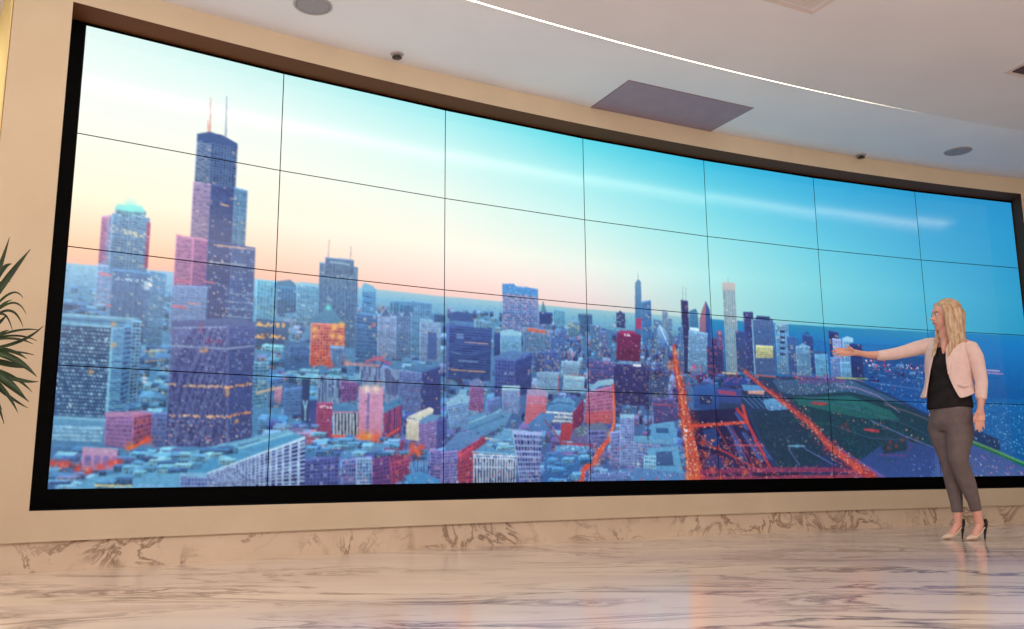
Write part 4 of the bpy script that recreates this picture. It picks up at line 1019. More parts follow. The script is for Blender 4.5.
arc_wall(bm, [(RW + 0.004, ZB + 0.0005), (RF, ZB + 0.0005), (RF, ZB + 0.004), (RW + 0.004, ZB + 0.004)], TH_OL - 0.0002, TH_OR - 0.001, 80)
obj('sill_liner', vw_local(bm), black_m, wallT, False)

# ------------------------------------------------------------------ ceiling fittings
def at_ceiling(r, th, name, label, cat, group=None):
    t_ = thing(name, label, cat, pol(r, th, ZC), th - PI / 2, group); return t_
grille_m = noisy(mat('speaker_grille', rgb(150, 146, 152), 0.7, 0.2), rgb(142, 140, 148), rgb(156, 152, 158), 300, 1)
rim_m = mat('rim_paint', rgb(176, 168, 168), 0.5)
def speaker(x, y, label):
    t_ = thing('ceiling_speaker', label, 'ceiling speaker', (x, y, ZC), 0, 'round speakers in the ceiling')
    bm = bmesh.new(); add_lathe(bm, [(0.118, 0.004), (0.118, -0.004), (0.112, -0.007), (0.106, -0.004), (0.106, 0.004)], 40); obj('rim', bm, rim_m, t_)
    bm = bmesh.new(); add_lathe(bm, [(0.105, 0.002), (0.105, -0.004), (0.08, -0.0055), (0.04, -0.0062), (0.004, -0.0065)], 40); obj('grille', bm, grille_m, t_)
speaker(-1.202, 4.958, 'round grey ceiling speaker near the upper left above the screens')
speaker(4.038, 7.556, 'round grey ceiling speaker at the far right above the screens')
dark_m = mat('dark_metal', rgb(40, 30, 30), 0.4); brass = mat('dull_metal', rgb(150, 135, 120), 0.4, 0.5, 0.6)
def sprinkler(x, y, label, dark):
    t_ = thing('sprinkler_head', label, 'sprinkler', (x, y, ZC), 0, 'sprinkler heads in the ceiling band')
    bm = bmesh.new(); add_lathe(bm, [(0.045, 0.002), (0.045, -0.003), (0.03, -0.008), (0.012, -0.010)], 24); obj('escutcheon', bm, rim_m, t_)
    bm = bmesh.new(); add_lathe(bm, [(0.010, -0.008), (0.010, -0.014), (0.014, -0.015), (0.014, -0.018)], 16)
    for k in (-1, 1): add_box(bm, (k * 0.012 - 0.003, -0.003, -0.026), (k * 0.012 + 0.003, 0.003, -0.014))
    obj('nozzle', bm, dark, t_)
    bm = bmesh.new(); add_lathe(bm, [(0.034, -0.024), (0.034, -0.028), (0.008, -0.030)], 20); obj('deflector', bm, dark, t_)
sprinkler(-0.772, 5.605, 'small dark sprinkler head above the second display from the left', dark_m)
sprinkler(3.193, 7.635, 'small sprinkler head between the flat panel and the right speaker', dark_m)
# flat mauve panel next to the wall
thp = 2.0285; rp = 27.178
t = at_ceiling(rp - 0.04, thp, 'ceiling_panel', 'wide grey violet flush ceiling panel right against the curved wall', 'ceiling panel')
panel_m = noisy(mat('perforated_panel', rgb(150, 134, 150), 0.7, 0.2), rgb(146, 130, 148), rgb(156, 138, 152), 6, 3)
bm = bmesh.new(); add_box(bm, (-0.583, -0.27, -0.006), (0.583, 0.255, 0.004), 0.002); obj('panel_face', bm, panel_m, t, False)
bm = bmesh.new()
for lo, hi in (((-0.59, -0.277, -0.003), (0.59, -0.2705, 0.004)), ((-0.59, 0.2555, -0.003), (0.59, 0.262, 0.004)), ((-0.59, -0.2705, -0.003), (-0.5835, 0.2555, 0.004)), ((0.5835, -0.2705, -0.003), (0.59, 0.2555, 0.004))): add_box(bm, lo, hi)
obj('panel_frame', bm, mat('panel_frame_paint', rgb(120, 108, 122), 0.6), t, False)
# square air diffusers in the inner ceiling
diff_m = mat('diffuser_paint', rgb(206, 190, 182), 0.6); diff_d = mat('diffuser_throat', rgb(70, 46, 44), 0.6)
def air_diffuser(x, y, rz, w, label, dark):
    t_ = thing('air_diffuser', label, 'air vent', (x, y, ZI), rz, 'square air diffusers in the inner ceiling')
    for i in range(4 if dark is diff_m else 1):
        a = w / 2 - i * w * 0.095; b_ = a - w * (0.075 if i else 0.05); z0, z1 = -0.006 - (0.004 if i else 0), -0.001 - (0.003 if i else 0)
        bm = bmesh.new()
        o_ = [(-a, -a), (a, -a), (a, a), (-a, a)]; n_ = [(-b_, -b_), (b_, -b_), (b_, b_), (-b_, b_)]
        O1 = [bm.verts.new((p[0], p[1], z0)) for p in o_]; O2 = [bm.verts.new((p[0], p[1], z0 + 0.006)) for p in o_]
        I1 = [bm.verts.new((p[0], p[1], z1)) for p in n_]; I2 = [bm.verts.new((p[0], p[1], z1 + 0.006)) for p in n_]
        for k in range(4):
            j = (k + 1) % 4
            bm.faces.new((O1[k], O1[j], I1[j], I1[k])); bm.faces.new((O2[k], I2[k], I2[j], O2[j])); bm.faces.new((O1[k], O2[k], O2[j], O1[j])); bm.faces.new((I1[k], I1[j], I2[j], I2[k]))
        obj('frame' if i == 0 else 'vane', bm, diff_m, t_, False)
    bm = bmesh.new(); q_ = w * (0.13 if dark is diff_m else 0.435); add_box(bm, (-q_, -q_, -0.008), (q_, q_, -0.002)); obj('core', bm, dark, t_, False)
air_diffuser(1.723, 4.595, math.radians(26), 0.58, 'square stepped air diffuser cut off by the top edge of the photo', diff_m)
air_diffuser(3.865, 5.656, math.radians(22), 0.58, 'square air diffuser with dark centre at the upper right edge', diff_d)

# ------------------------------------------------------------------ woven surfaces for the figure
def tube(bm, pts, ref=(0, -1, 0), n=16, cap=True):
    """pts: [(centre, a, b)]; a across, b along ref"""
    P_ = [Vector(p[0]) for p in pts]; rings = []
    for i, (c, a, b) in enumerate(pts):
        c = Vector(c); tn = (P_[min(i + 1, len(P_) - 1)] - P_[max(i - 1, 0)]).normalized()
        rf = Vector(ref); rf = (rf - tn * rf.dot(tn)).normalized(); sd = tn.cross(rf)
        rings.append([bm.verts.new(c + sd * a * math.cos(2 * PI * k / n) + rf * b * math.sin(2 * PI * k / n)) for k in range(n)])
    for r0, r1 in zip(rings, rings[1:]):
        for k in range(n): bm.faces.new((r0[k], r0[(k + 1) % n], r1[(k + 1) % n], r1[k]))
    if cap:
        for rg, i, j in ((rings[0], 0, 1), (rings[-1], -1, -2)):
            d = (P_[i] - P_[j]).normalized(); a, b = pts[i][1], pts[i][2]; q_ = (a + b) / 2
            c = Vector(pts[i][0]); prev = rg
            mid = [bm.verts.new(c + (v.co - c) * 0.72 + d * q_ * 0.45) for v in rg]
            for k in range(n): bm.faces.new((prev[k], prev[(k + 1) % n], mid[(k + 1) % n], mid[k]))
            tip = bm.verts.new(c + d * q_ * 0.68)
            for k in range(n): bm.faces.new((mid[k], mid[(k + 1) % n], tip))
def ball(bm, c, r, axes=None, seg=20):
    g = bmesh.ops.create_uvsphere(bm, u_segments=seg, v_segments=seg // 2 + 2, radius=1.0)
    for v in g['verts']:
        p = v.co; q_ = Vector((p.x * r[0], p.y * r[1], p.z * r[2]))
        if axes: q_ = axes[0] * q_.x + axes[1] * q_.y + axes[2] * q_.z
        v.co = Vector(c) + q_
def fuse(o, vox=0.006, it=4, fac=0.5):
    m = o.modifiers.new('fuse', 'REMESH'); m.mode = 'VOXEL'; m.voxel_size = vox; m.use_smooth_shade = True
    s = o.modifiers.new('soften', 'SMOOTH'); s.iterations = it; s.factor = fac
    return o

skin = noisy(mat('skin', rgb(214, 150, 132), 0.5, 0.4), rgb(224, 162, 144), rgb(232, 176, 158), 20, 2)
skin.node_tree.nodes['Principled BSDF'].inputs['Subsurface Weight'].default_value = 0.08
skin.node_tree.nodes['Principled BSDF'].inputs['Subsurface Radius'].default_value = (0.02, 0.008, 0.005)
hair_m = noisy(mat('blond_hair', rgb(200, 165, 120), 0.42, 0.5), rgb(164, 128, 94), rgb(226, 196, 162), 22, 4, (3.2, 3.2, 0.16), 0.25, 0.32, 0.68)
jacket_m = noisy(mat('pale_pink_fabric', rgb(226, 188, 182), 0.85, 0.15), rgb(236, 206, 200), rgb(243, 214, 208), 30, 3, bump=0.1)
top_m = noisy(mat('black_fabric', rgb(38, 34, 36), 0.85, 0.15), rgb(34, 31, 33), rgb(46, 42, 44), 14, 3, bump=0.2)
trouser_m = noisy(mat('taupe_fabric', rgb(112, 98, 98), 0.85, 0.15), rgb(108, 96, 97), rgb(120, 108, 108), 16, 3, bump=0.15)
shoe_m = mat('nude_leather', rgb(232, 204, 182), 0.4); shoe_b = mat('black_leather', rgb(24, 22, 26), 0.35)
lip_m = mat('lip', rgb(186, 104, 98), 0.4); eye_w = mat('eye_white', rgb(225, 220, 215), 0.3); eye_d = mat('iris', rgb(50, 44, 44), 0.25); brow_m = mat('brow', rgb(140, 104, 72), 0.6)

WPOS = (3.1440, 6.3546, 0)
WROT = -0.45944
woman = thing('person', 'woman with long blond hair in a pale pink jacket, arm stretched towards the skyline', 'person', WPOS, WROT)
# local axes of the figure: x to the right of the photo, y away from the camera, z up
def yaw(deg):            # front and left-hand directions of a body part turned towards the photo's left
    f = math.radians(deg); return Vector((-math.sin(f), -math.cos(f), 0)), Vector((math.cos(f), -math.sin(f), 0))
UPV = Vector((0, 0, 1))

# --- body: one continuous skin
bm = bmesh.new()
tf, tl_ = yaw(30)
def hring(bm_, L, n=28, yw=30, cap=True):     # horizontal rings: (centre, half width, half depth)
    f_, l_ = yaw(yw); rings = []
    for c, a, b in L:
        c = Vector(c); rings.append([bm_.verts.new(c + l_ * a * math.cos(2 * PI * k / n) + f_ * b * math.sin(2 * PI * k / n)) for k in range(n)])
    for r0, r1 in zip(rings, rings[1:]):
        for k in range(n): bm_.faces.new((r0[k], r0[(k + 1) % n], r1[(k + 1) % n], r1[k]))
    if cap: bm_.faces.new(rings[0]); bm_.faces.new(rings[-1])
hring(bm, [((-0.0097, 0.0000, 0.7628), .12, .09), ((-0.0005, 0.0000, 0.8696), .15, .105), ((0.0101, 0.0000, 0.9913), .135, .095), ((0.0148, 0.0000, 1.1211), .115, .085), ((0.0241, 0.0000, 1.2297), .13, .095), ((0.0323, 0.0000, 1.3242), .145, .09), ((0.0309, 0.0050, 1.3836), .14, .07), ((0.0305, 0.0100, 1.4175), .085, .052), ((0.0294, 0.0100, 1.4434), .052, .048)])
tube(bm, [((0.0263, 0.0100, 1.4067), .058, .055), ((0.0241, 0.0000, 1.4572), .05, .05), ((0.0279, -0.0050, 1.5005), .047, .048), ((0.0329, 0.0000, 1.5601), .05, .05)])
tube(bm, [((0.0163, -0.0550, 1.3990), .036, .03), ((0.0080, -0.0820, 1.3670), .026, .026), ((0.0000, -0.1130, 1.3311), .016, .02), ((-0.0063, -0.1210, 1.3017), .005, .010)], tf)
hf, hl = yaw(64); HC = Vector((0.0266, 0.0000, 1.5941)); AX = (hf, hl, UPV)
def H(f_, l_, u_): return HC + hf * f_ + hl * l_ + UPV * u_
ball(bm, H(-.012, 0, .025), (.094, .073, .085), AX, 28)
ball(bm, H(.028, 0, -.035), (.054, .056, .078), AX, 24)
ball(bm, H(.052, 0, -.093), (.024, .026, .020), AX)
for s in (-1, 1): ball(bm, H(.046, s * .030, -.028), (.030, .024, .026), AX)
ball(bm, H(.066, 0, .030), (.018, .044, .014), AX)
tube(bm, [(H(.074, 0, .010), .008, .008), (H(.086, 0, -.012), .010, .010), (H(.098, 0, -.030), .0125, .012)], hf, 12)
for s in (-1, 1): ball(bm, H(.084, s * .010, -.034), (.010, .009, .008), AX)
ball(bm, H(.074, 0, -.060), (.016, .021, .013), AX)
for s in (-1, 1): ball(bm, H(-.012, s * .074, -.012), (.018, .010, .030), AX)
# stretched arm and pointing hand
SR = (-0.1234, 0.0900, 1.3867); tube(bm, [((-0.0627, 0.0700, 1.3837), .05, .05), (SR, .046, .048), ((-0.2398, 0.0600, 1.3648), .040, .040), ((-0.3223, 0.0300, 1.3442), .036, .036), ((-0.4320, 0.0000, 1.3330), .032, .033), ((-0.5139, -0.0200, 1.3376), .026, .028), ((-0.5818, -0.0350, 1.3540), .021, .025)], (0, -1, 0))
tube(bm, [((-0.5613, -0.0300, 1.3510), .021, .025), ((-0.6023, -0.0400, 1.3579), .024, .018), ((-0.6368, -0.0450, 1.3642), .032, .015), ((-0.6718, -0.0500, 1.3660), .032, .014)], (0, -1, 0), 16)
tube(bm, [((-0.6568, -0.0450, 1.3839), 0.0088, 0.0088), ((-0.6873, -0.0550, 1.3924), 0.0079, 0.0079), ((-0.7152, -0.0600, 1.3953), 0.0069, 0.0069), ((-0.7439, -0.0620, 1.3924), 0.0060, 0.0060)], (0, -1, 0), 10)
tube(bm, [((-0.6607, -0.0500, 1.3713), 0.0090, 0.0090), ((-0.6951, -0.0600, 1.3755), 0.0081, 0.0081), ((-0.7302, -0.0650, 1.3773), 0.0071, 0.0071), ((-0.7637, -0.0700, 1.3744), 0.0062, 0.0062)], (0, -1, 0), 10)
tube(bm, [((-0.6616, -0.0500, 1.3584), 0.0088, 0.0088), ((-0.6961, -0.0620, 1.3578), 0.0079, 0.0079), ((-0.7276, -0.0700, 1.3559), 0.0069, 0.0069), ((-0.7578, -0.0720, 1.3524), 0.0060, 0.0060)], (0, -1, 0), 10)
tube(bm, [((-0.6595, -0.0450, 1.3459), 0.0078, 0.0078), ((-0.6874, -0.0550, 1.3405), 0.0070, 0.0070), ((-0.7122, -0.0600, 1.3354), 0.0063, 0.0063), ((-0.7376, -0.0600, 1.3310), 0.0055, 0.0055)], (0, -1, 0), 10)
tube(bm, [((-0.6072, -0.0550, 1.3686), 0.0105, 0.0105), ((-0.6250, -0.0750, 1.3887), 0.0093, 0.0093), ((-0.6407, -0.0850, 1.4023), 0.0080, 0.0080), ((-0.6630, -0.0900, 1.4108), 0.0068, 0.0068)], (0, -1, 0), 10)
# hanging arm and hand
tube(bm, [((0.1445, -0.0600, 1.3528), .05, .05), ((0.1855, -0.0850, 1.3181), .044, .046), ((0.2086, -0.0800, 1.2243), .040, .041), ((0.2187, -0.0700, 1.1252), .036, .037), ((0.2129, -0.0900, 1.0320), .033, .034), ((0.2030, -0.1050, 0.9613), .027, .029), ((0.1944, -0.1200, 0.9048), .021, .023)], (0, -1, 0))
tube(bm, [((0.1957, -0.1180, 0.9188), .021, .023), ((0.1912, -0.1250, 0.8838), .025, .018), ((0.1861, -0.1300, 0.8490), .034, .016), ((0.1822, -0.1350, 0.8212), .034, .015)], (0, -1, 0), 16)
tube(bm, [((0.1650, -0.1350, 0.8356), 0.0088, 0.0088), ((0.1542, -0.1450, 0.8009), 0.0079, 0.0079), ((0.1504, -0.1500, 0.7731), 0.0069, 0.0069), ((0.1524, -0.1450, 0.7526), 0.0060, 0.0060)], (0, -1, 0), 10)
tube(bm, [((0.1767, -0.1350, 0.8283), 0.0090, 0.0090), ((0.1690, -0.1450, 0.7866), 0.0081, 0.0081), ((0.1677, -0.1480, 0.7589), 0.0071, 0.0071), ((0.1709, -0.1400, 0.7385), 0.0062, 0.0062)], (0, -1, 0), 10)
tube(bm, [((0.1903, -0.1300, 0.8281), 0.0088, 0.0088), ((0.1863, -0.1400, 0.7863), 0.0079, 0.0079), ((0.1863, -0.1420, 0.7600), 0.0069, 0.0069), ((0.1885, -0.1350, 0.7409), 0.0060, 0.0060)], (0, -1, 0), 10)
tube(bm, [((0.2034, -0.1250, 0.8348), 0.0078, 0.0078), ((0.2038, -0.1300, 0.8000), 0.0070, 0.0070), ((0.2040, -0.1320, 0.7764), 0.0063, 0.0063), ((0.2038, -0.1270, 0.7587), 0.0055, 0.0055)], (0, -1, 0), 10)
tube(bm, [((0.1711, -0.1400, 0.8767), 0.0105, 0.0105), ((0.1534, -0.1550, 0.8488), 0.0093, 0.0093), ((0.1462, -0.1600, 0.8246), 0.0080, 0.0080), ((0.1468, -0.1600, 0.8032), 0.0068, 0.0068)], (0, -1, 0), 10)
# legs and feet under the trousers
lf, ll = yaw(52)
tube(bm, [((-0.0645, 0.0400, 0.8091), .085, .09), ((-0.0527, 0.0350, 0.6795), .068, .075), ((-0.0293, 0.0200, 0.5368), .052, .055), ((-0.0209, 0.0300, 0.3750), .045, .05), ((-0.0108, 0.0300, 0.2356), .032, .034), ((-0.0131, 0.0300, 0.1732), .028, .031), ((-0.0147, 0.0300, 0.1179), .026, .034)], lf)
tube(bm, [((0.0514, -0.0400, 0.8019), .085, .09), ((0.0370, -0.0600, 0.6749), .068, .075), ((0.0221, -0.0900, 0.5423), .052, .055), ((0.0698, -0.0500, 0.3692), .045, .05), ((0.0996, -0.0200, 0.2451), .032, .034), ((0.1098, -0.0100, 0.1833), .028, .031), ((0.1168, 0.0000, 0.1216), .026, .034)], lf)
tube(bm, [((-0.0058, 0.0350, 0.1109), .024, .026), ((-0.0307, 0.0200, 0.0802), .026, .026), ((-0.0589, 0.0000, 0.0465), .030, .022), ((-0.0831, -0.0200, 0.0219), .033, .015), ((-0.1030, -0.0350, 0.0101), .022, .010)], (0, 0, 1), 16)
tube(bm, [((0.1287, 0.0050, 0.1148), .024, .026), ((0.1101, -0.0100, 0.0847), .026, .026), ((0.0882, -0.0300, 0.0515), .030, .022), ((0.0689, -0.0500, 0.0261), .033, .015), ((0.0502, -0.0650, 0.0118), .022, .010)], (0, 0, 1), 16)
body = fuse(obj('body', bm, skin, woman), 0.0055, 3)
for s in (-1, 1):
    bm = bmesh.new(); ball(bm, H(.0705, s * .031, .003), (.010, .013, .0075), AX, 14)
    ball(bm, H(.078, s * .031, .003), (.0045, .006, .006), AX, 12)
    eo = obj('eye', bm, eye_w, body); eo.data.materials.append(eye_d)
    for p_ in eo.data.polygons:
        if p_.index >= len(eo.data.polygons) // 2 + 20: p_.material_index = 1
for s in (-1, 1):
    bm = bmesh.new(); tube(bm, [(H(.078, s * .014, .018), .002, .003), (H(.077, s * .030, .023), .0025, .004), (H(.066, s * .046, .019), .002, .003)], UPV, 8)
    obj('eyebrow', bm, brow_m, body)
bm = bmesh.new()
for z_, r_ in ((-.0565, .0028), (-.0625, .0034)): tube(bm, [(H(.076, -.019, z_ - .001), .002, .002), (H(.088, -.008, z_), r_, r_), (H(.0885, .008, z_), r_, r_), (H(.076, .019, z_ - .001), .002, .002)], UPV, 8)
obj('lips', bm, lip_m, body)

# --- hair
def J(u_, v_, d_):       # positions on the figure's own upright plane, units of the sketch
    k_ = 1 + d_ / 7.0898
    return (0.04636 + (u_ - 950) * 0.006466 * k_, d_, 0.48700 + (0.92429 + (v_ - 340) * -0.007297) * k_)
bm = bmesh.new()
ball(bm, H(-.030, 0, .038), (.098, .088, .092), AX, 28)
ball(bm, H(-.055, 0, -.02), (.075, .088, .10), AX, 24)
rh = random.Random(3)
def lock(p, w0=.016, w1=.006): 
    n = len(p); tube(bm, [(c, w0 + (w1 - w0) * i / (n - 1), w0 + (w1 - w0) * i / (n - 1)) for i, c in enumerate(p)], (0, -1, 0.1), 10)
for i in range(16):       # near side, from the parting over the cheek to the chest
    k = i / 15
    a = Vector(H(.040 - .10 * k, .030, .092 - .030 * k)); b = Vector(H(.034 - .115 * k, .080, .04)); 
    e = Vector(J(946 + 15 * k + rh.uniform(-.6, .6), 358.5 - 12 * k + rh.uniform(-1, 1), -.14 + .05 * k))
    m1 = Vector(J(948.5 + 14 * k, 328, -.105 + .02 * k)); m2 = Vector(J(950 + 14.5 * k, 342 - 2 * k, -.14 + .04 * k))
    lock([a, b, m1, m2, e], .017, .007)
for i in range(7):        # far side, in front of the right shoulder
    k = i / 6
    a = Vector(H(.048 - .03 * k, -.025, .088)); b = Vector(H(.030 - .04 * k, -.082, .03)); m1 = Vector(J(936.5 + 2.6 * k, 334, .01)); m2 = Vector(J(933.2 + 2.6 * k, 344, -.075)); e = Vector(J(930 + 4 * k, 355.5 - 2.5 * k + rh.uniform(-1, 1), -.115))
    lock([a, b, m1, m2, e], .014, .006)
for i in range(16):       # back of the head and down the back
    k = i / 15
    a = Vector(H(-.05, .04 - .08 * k, .085)); b = Vector(H(-.108, .06 - .12 * k, .01)); e = Vector(J(966 - 9 * k, 350 - 2 * rh.random(), -.04 + .14 * k)); m1 = Vector(J(964 - 7 * k, 334, -.05 + .12 * k))
    lock([a, b, m1, e], .022, .012)
fuse(obj('hair', bm, hair_m, woman), 0.005, 14, 0.6)

# --- clothes
bm = bmesh.new()
hring(bm, [((0.0032, 0.0000, 0.9125), .163, .120), ((0.0043, 0.0000, 0.9627), .160, .118), ((0.0073, 0.0000, 1.0347), .150, .112), ((0.0148, 0.0000, 1.1211), .138, .105), ((0.0190, 0.0000, 1.2081), .146, .122), ((0.0253, 0.0000, 1.2807), .150, .120), ((0.0271, 0.0000, 1.3392), .148, .098), ((0.0267, 0.0120, 1.3738), .120, .062)], 36)
# hem dips towards the front right as in the photo
top = fuse(obj('black_top', bm, top_m, woman), 0.006, 3)
bm = bmesh.new()
hring(bm, [((-0.0071, 0.0000, 0.7556), .135, .095), ((-0.0028, 0.0000, 0.8054), .160, .116), ((0.0034, 0.0000, 0.8766), .160, .115), ((0.0076, 0.0000, 0.9626), .148, .105)], 36, 40)
tube(bm, [((-0.0633, 0.0350, 0.8377), .070, .085), ((-0.0669, 0.0380, 0.7803), .088, .094), ((-0.0580, 0.0350, 0.6939), .078, .085), ((-0.0319, 0.0200, 0.5439), .060, .064), ((-0.0203, 0.0300, 0.3820), .053, .058), ((-0.0127, 0.0300, 0.2494), .040, .043), ((-0.0134, 0.0300, 0.1835), .035, .039)], lf, 24, False)
tube(bm, [((0.0571, -0.0350, 0.8302), .072, .085), ((0.0552, -0.0450, 0.7733), .089, .094), ((0.0445, -0.0600, 0.6887), .083, .087), ((0.0228, -0.0900, 0.5492), .066, .066), ((0.0704, -0.0500, 0.3761), .054, .058), ((0.0977, -0.0200, 0.2588), .040, .043), ((0.1048, -0.0120, 0.1970), .035, .039)], lf, 24, False)
for e_ in [e for e in bm.edges if e.is_boundary][:]: pass
bmesh.ops.holes_fill(bm, edges=[e for e in bm.edges if e.is_boundary], sides=40)
fuse(obj('trousers', bm, trouser_m, woman), 0.006, 12)

# jacket: open shell over the top
bm = bmesh.new()
JR = [((0.0298, 0.0000, 1.4088), 0.100, 0.062, -0.0189, 0.0582), ((0.0308, 0.0000, 1.3830), 0.150, 0.082, -0.0308, 0.0400), ((0.0303, 0.0000, 1.3390), 0.160, 0.110, -0.0506, 0.0267), ((0.0273, 0.0000, 1.2660), 0.163, 0.134, -0.0729, 0.0160), ((0.0210, 0.0000, 1.1935), 0.160, 0.134, -0.0952, 0.0111), ((0.0160, 0.0000, 1.1356), 0.156, 0.124, -0.1098, 0.0126), ((0.0091, 0.0000, 1.0780), 0.163, 0.130, -0.1243, 0.0332), ((0.0009, 0.0000, 1.0350), 0.178, 0.140, -0.1344, 0.0517), ((-0.0032, 0.0000, 1.0027), 0.190, 0.146, -0.1403, 0.0710)]
n = 40; rings = []
for (c, a, b, xl, xr) in JR:
    c = Vector(c)
    def px_(th): return a * math.sin(th) * tl_.x + b * math.cos(th) * tf.x
    def solve(target):
        lo_, hi_ = -1.35, 1.45
        for _ in range(40):
            mm = (lo_ + hi_) / 2
            if px_(mm) < target: lo_ = mm
            else: hi_ = mm
        return lo_
    t0_, t1_ = solve(xr - c.x), solve(xl - c.x) + 2 * PI
    rings.append([bm.verts.new(c + tl_ * a * math.sin(t0_ + (t1_ - t0_) * k / n) + tf * b * math.cos(t0_ + (t1_ - t0_) * k / n)) for k in range(n + 1)])
for ri, rg_ in enumerate(rings):
    dn = max(0, ri - 5) / 3
    for k, v in enumerate(rg_):
        v.co.z -= .030 * dn * math.exp(-(k / 4.0) ** 2) + .012 * dn * math.exp(-((n - k) / 4.0) ** 2)
        v.co.z += .030 * dn * math.exp(-((k - 12) / 5.0) ** 2)
for r0, r1 in zip(rings, rings[1:]):
    for k in range(n): bm.faces.new((r0[k], r0[k + 1], r1[k + 1], r1[k]))
jk = obj('jacket', bm, jacket_m, woman)
so = jk.modifiers.new('cloth', 'SOLIDIFY'); so.thickness = 0.008; so.offset = 1.0
sb = jk.modifiers.new('smooth', 'SUBSURF'); sb.levels = 1; sb.render_levels = 1
bm = bmesh.new()
tube(bm, [((-0.0421, 0.0600, 1.3884), .058, .05), ((-0.1029, 0.0850, 1.3884), .060, .060), ((-0.1784, 0.0800, 1.3750), .055, .058), ((-0.2540, 0.0550, 1.3554), .048, .050), ((-0.3366, 0.0300, 1.3376), .044, .046), ((-0.4050, 0.0080, 1.3298), .040, .042), ((-0.4392, 0.0000, 1.3289), .038, .040)], (0, -1, 0), 24)
fuse(obj('sleeve', bm, jacket_m, jk), 0.006, 3)
bm = bmesh.new()
tube(bm, [((0.1196, -0.0450, 1.3600), .050, .045), ((0.1740, -0.0800, 1.3302), .056, .056), ((0.1997, -0.0880, 1.2667), .052, .054), ((0.2104, -0.0800, 1.1744), .046, .048), ((0.2182, -0.0820, 1.0888), .042, .044), ((0.2102, -0.0950, 1.0177), .039, .041), ((0.2047, -0.1000, 0.9790), .038, .039)], (0, -1, 0), 24)
fuse(obj('sleeve', bm, jacket_m, jk), 0.006, 3)
# lapels
bm = bmesh.new()
tube(bm, [((0.0514, -0.0750, 1.3902), .007, .022), ((0.0349, -0.1250, 1.3236), .007, .026), ((0.0255, -0.1480, 1.2355), .006, .020), ((0.0200, -0.1460, 1.1504), .005, .010)], (1, 0, 0), 10)
tube(bm, [((-0.0166, 0.0000, 1.4049), .007, .018), ((-0.0446, -0.0350, 1.3399), .007, .02), ((-0.0747, -0.0450, 1.2529), .006, .016), ((-0.0986, -0.0300, 1.1682), .005, .008)], (1, 0, 0), 10)
obj('lapels', bm, jacket_m, jk)
bm = bmesh.new(); tube(bm, [((0.0747, -0.1580, 1.0720), .005, .010), ((0.1052, -0.1550, 1.0616), .005, .010), ((0.1370, -0.1470, 1.0663), .005, .010)], (0, 0, 1), 8)
obj('pocket_flap', bm, jacket_m, jk)

# shoes
SHOE_R = [(0.0008, 0.0350, 0.1144), (-0.0808, -0.0150, 0.0127), (-0.1230, -0.0500, -0.0031)]
SHOE_L = [(0.1414, 0.0100, 0.1181), (0.0723, -0.0450, 0.0150), (0.0301, -0.0850, -0.0035)]
def shoe(heel, ball_, toe, tipb, ank):
    s_ = bpy.data.objects.new('shoe', None)
    bm = bmesh.new(); h, b, t_ = Vector(heel), Vector(ball_), Vector(toe)
    d = (t_ - h); d.z = 0; d.normalize(); side = Vector((-d.y, d.x, 0))
    # upper: low cut pointed vamp
    P_ = [h + (b - h) * 0.62 + Vector((0, 0, -.010)), b + Vector((0, 0, .004)), b + (t_ - b) * .45, b + (t_ - b) * .8, t_]
    Wd = [.028, .036, .031, .018, .006]; Hh = [.014, .0195, .015, .010, .005]
    P_[1].z = Hh[1] + .003; P_[2].z = Hh[2] + .003; P_[3].z = Hh[3] + .003; P_[4].z = Hh[4] + .003
    tube(bm, list(zip(P_, Wd, Hh)), (0, 0, 1), 16)
    # sole under the arch
    Q = [Vector((h.x, h.y, h.z - .030)), h * .5 + b * .5 + Vector((0, 0, -.030)), Vector((b.x, b.y, .006))]
    tube(bm, [(Q[0], .022, .006), (Q[1], .024, .005), (Q[2], .032, .004)], (0, 0, 1), 12)
    up_ = fuse(obj('shoe', bm, shoe_m, woman), 0.005, 1)
    bm = bmesh.new()
    tube(bm, [(h + Vector((0, 0, -.026)) - d * .004, .018, .020), (h + Vector((0, 0, -.052)) - d * .012, .010, .011), (Vector((h.x, h.y, .035)) - d * .006, .006, .007), (Vector((h.x, h.y, .006)) - d * .003, .006, .006)], d, 14)
    o1 = obj('heel', bm, shoe_b, up_); o1['label'] = 'black stiletto heel'
    bm = bmesh.new()   # heel counter, a shallow cup wrapped round the back of the foot
    n_ = 14; rg = []
    for zz, rr in ((-.030, .024), (-.012, .030), (.008, .031), (.024, .028)):
        rg.append([bm.verts.new(h + d * (.004 - math.cos(a_) * rr * 1.15) + side * math.sin(a_) * rr + Vector((0, 0, zz - .016 * (1 - math.cos(a_))))) for a_ in [(-1.6 + 3.2 * k / (n_ - 1)) for k in range(n_)]])
    for r0, r1 in zip(rg, rg[1:]):
        for k in range(n_ - 1): bm.faces.new((r0[k], r0[k + 1], r1[k + 1], r1[k]))
    o2 = obj('heel_counter', bm, shoe_b, up_); m_ = o2.modifiers.new('thick', 'SOLIDIFY'); m_.thickness = .003; o2['label'] = 'black back of the shoe'
    bpy.data.objects.remove(s_)
shoe(SHOE_R[0], SHOE_R[1], SHOE_R[2], None, None)
shoe(SHOE_L[0], SHOE_L[1], SHOE_L[2], None, None)

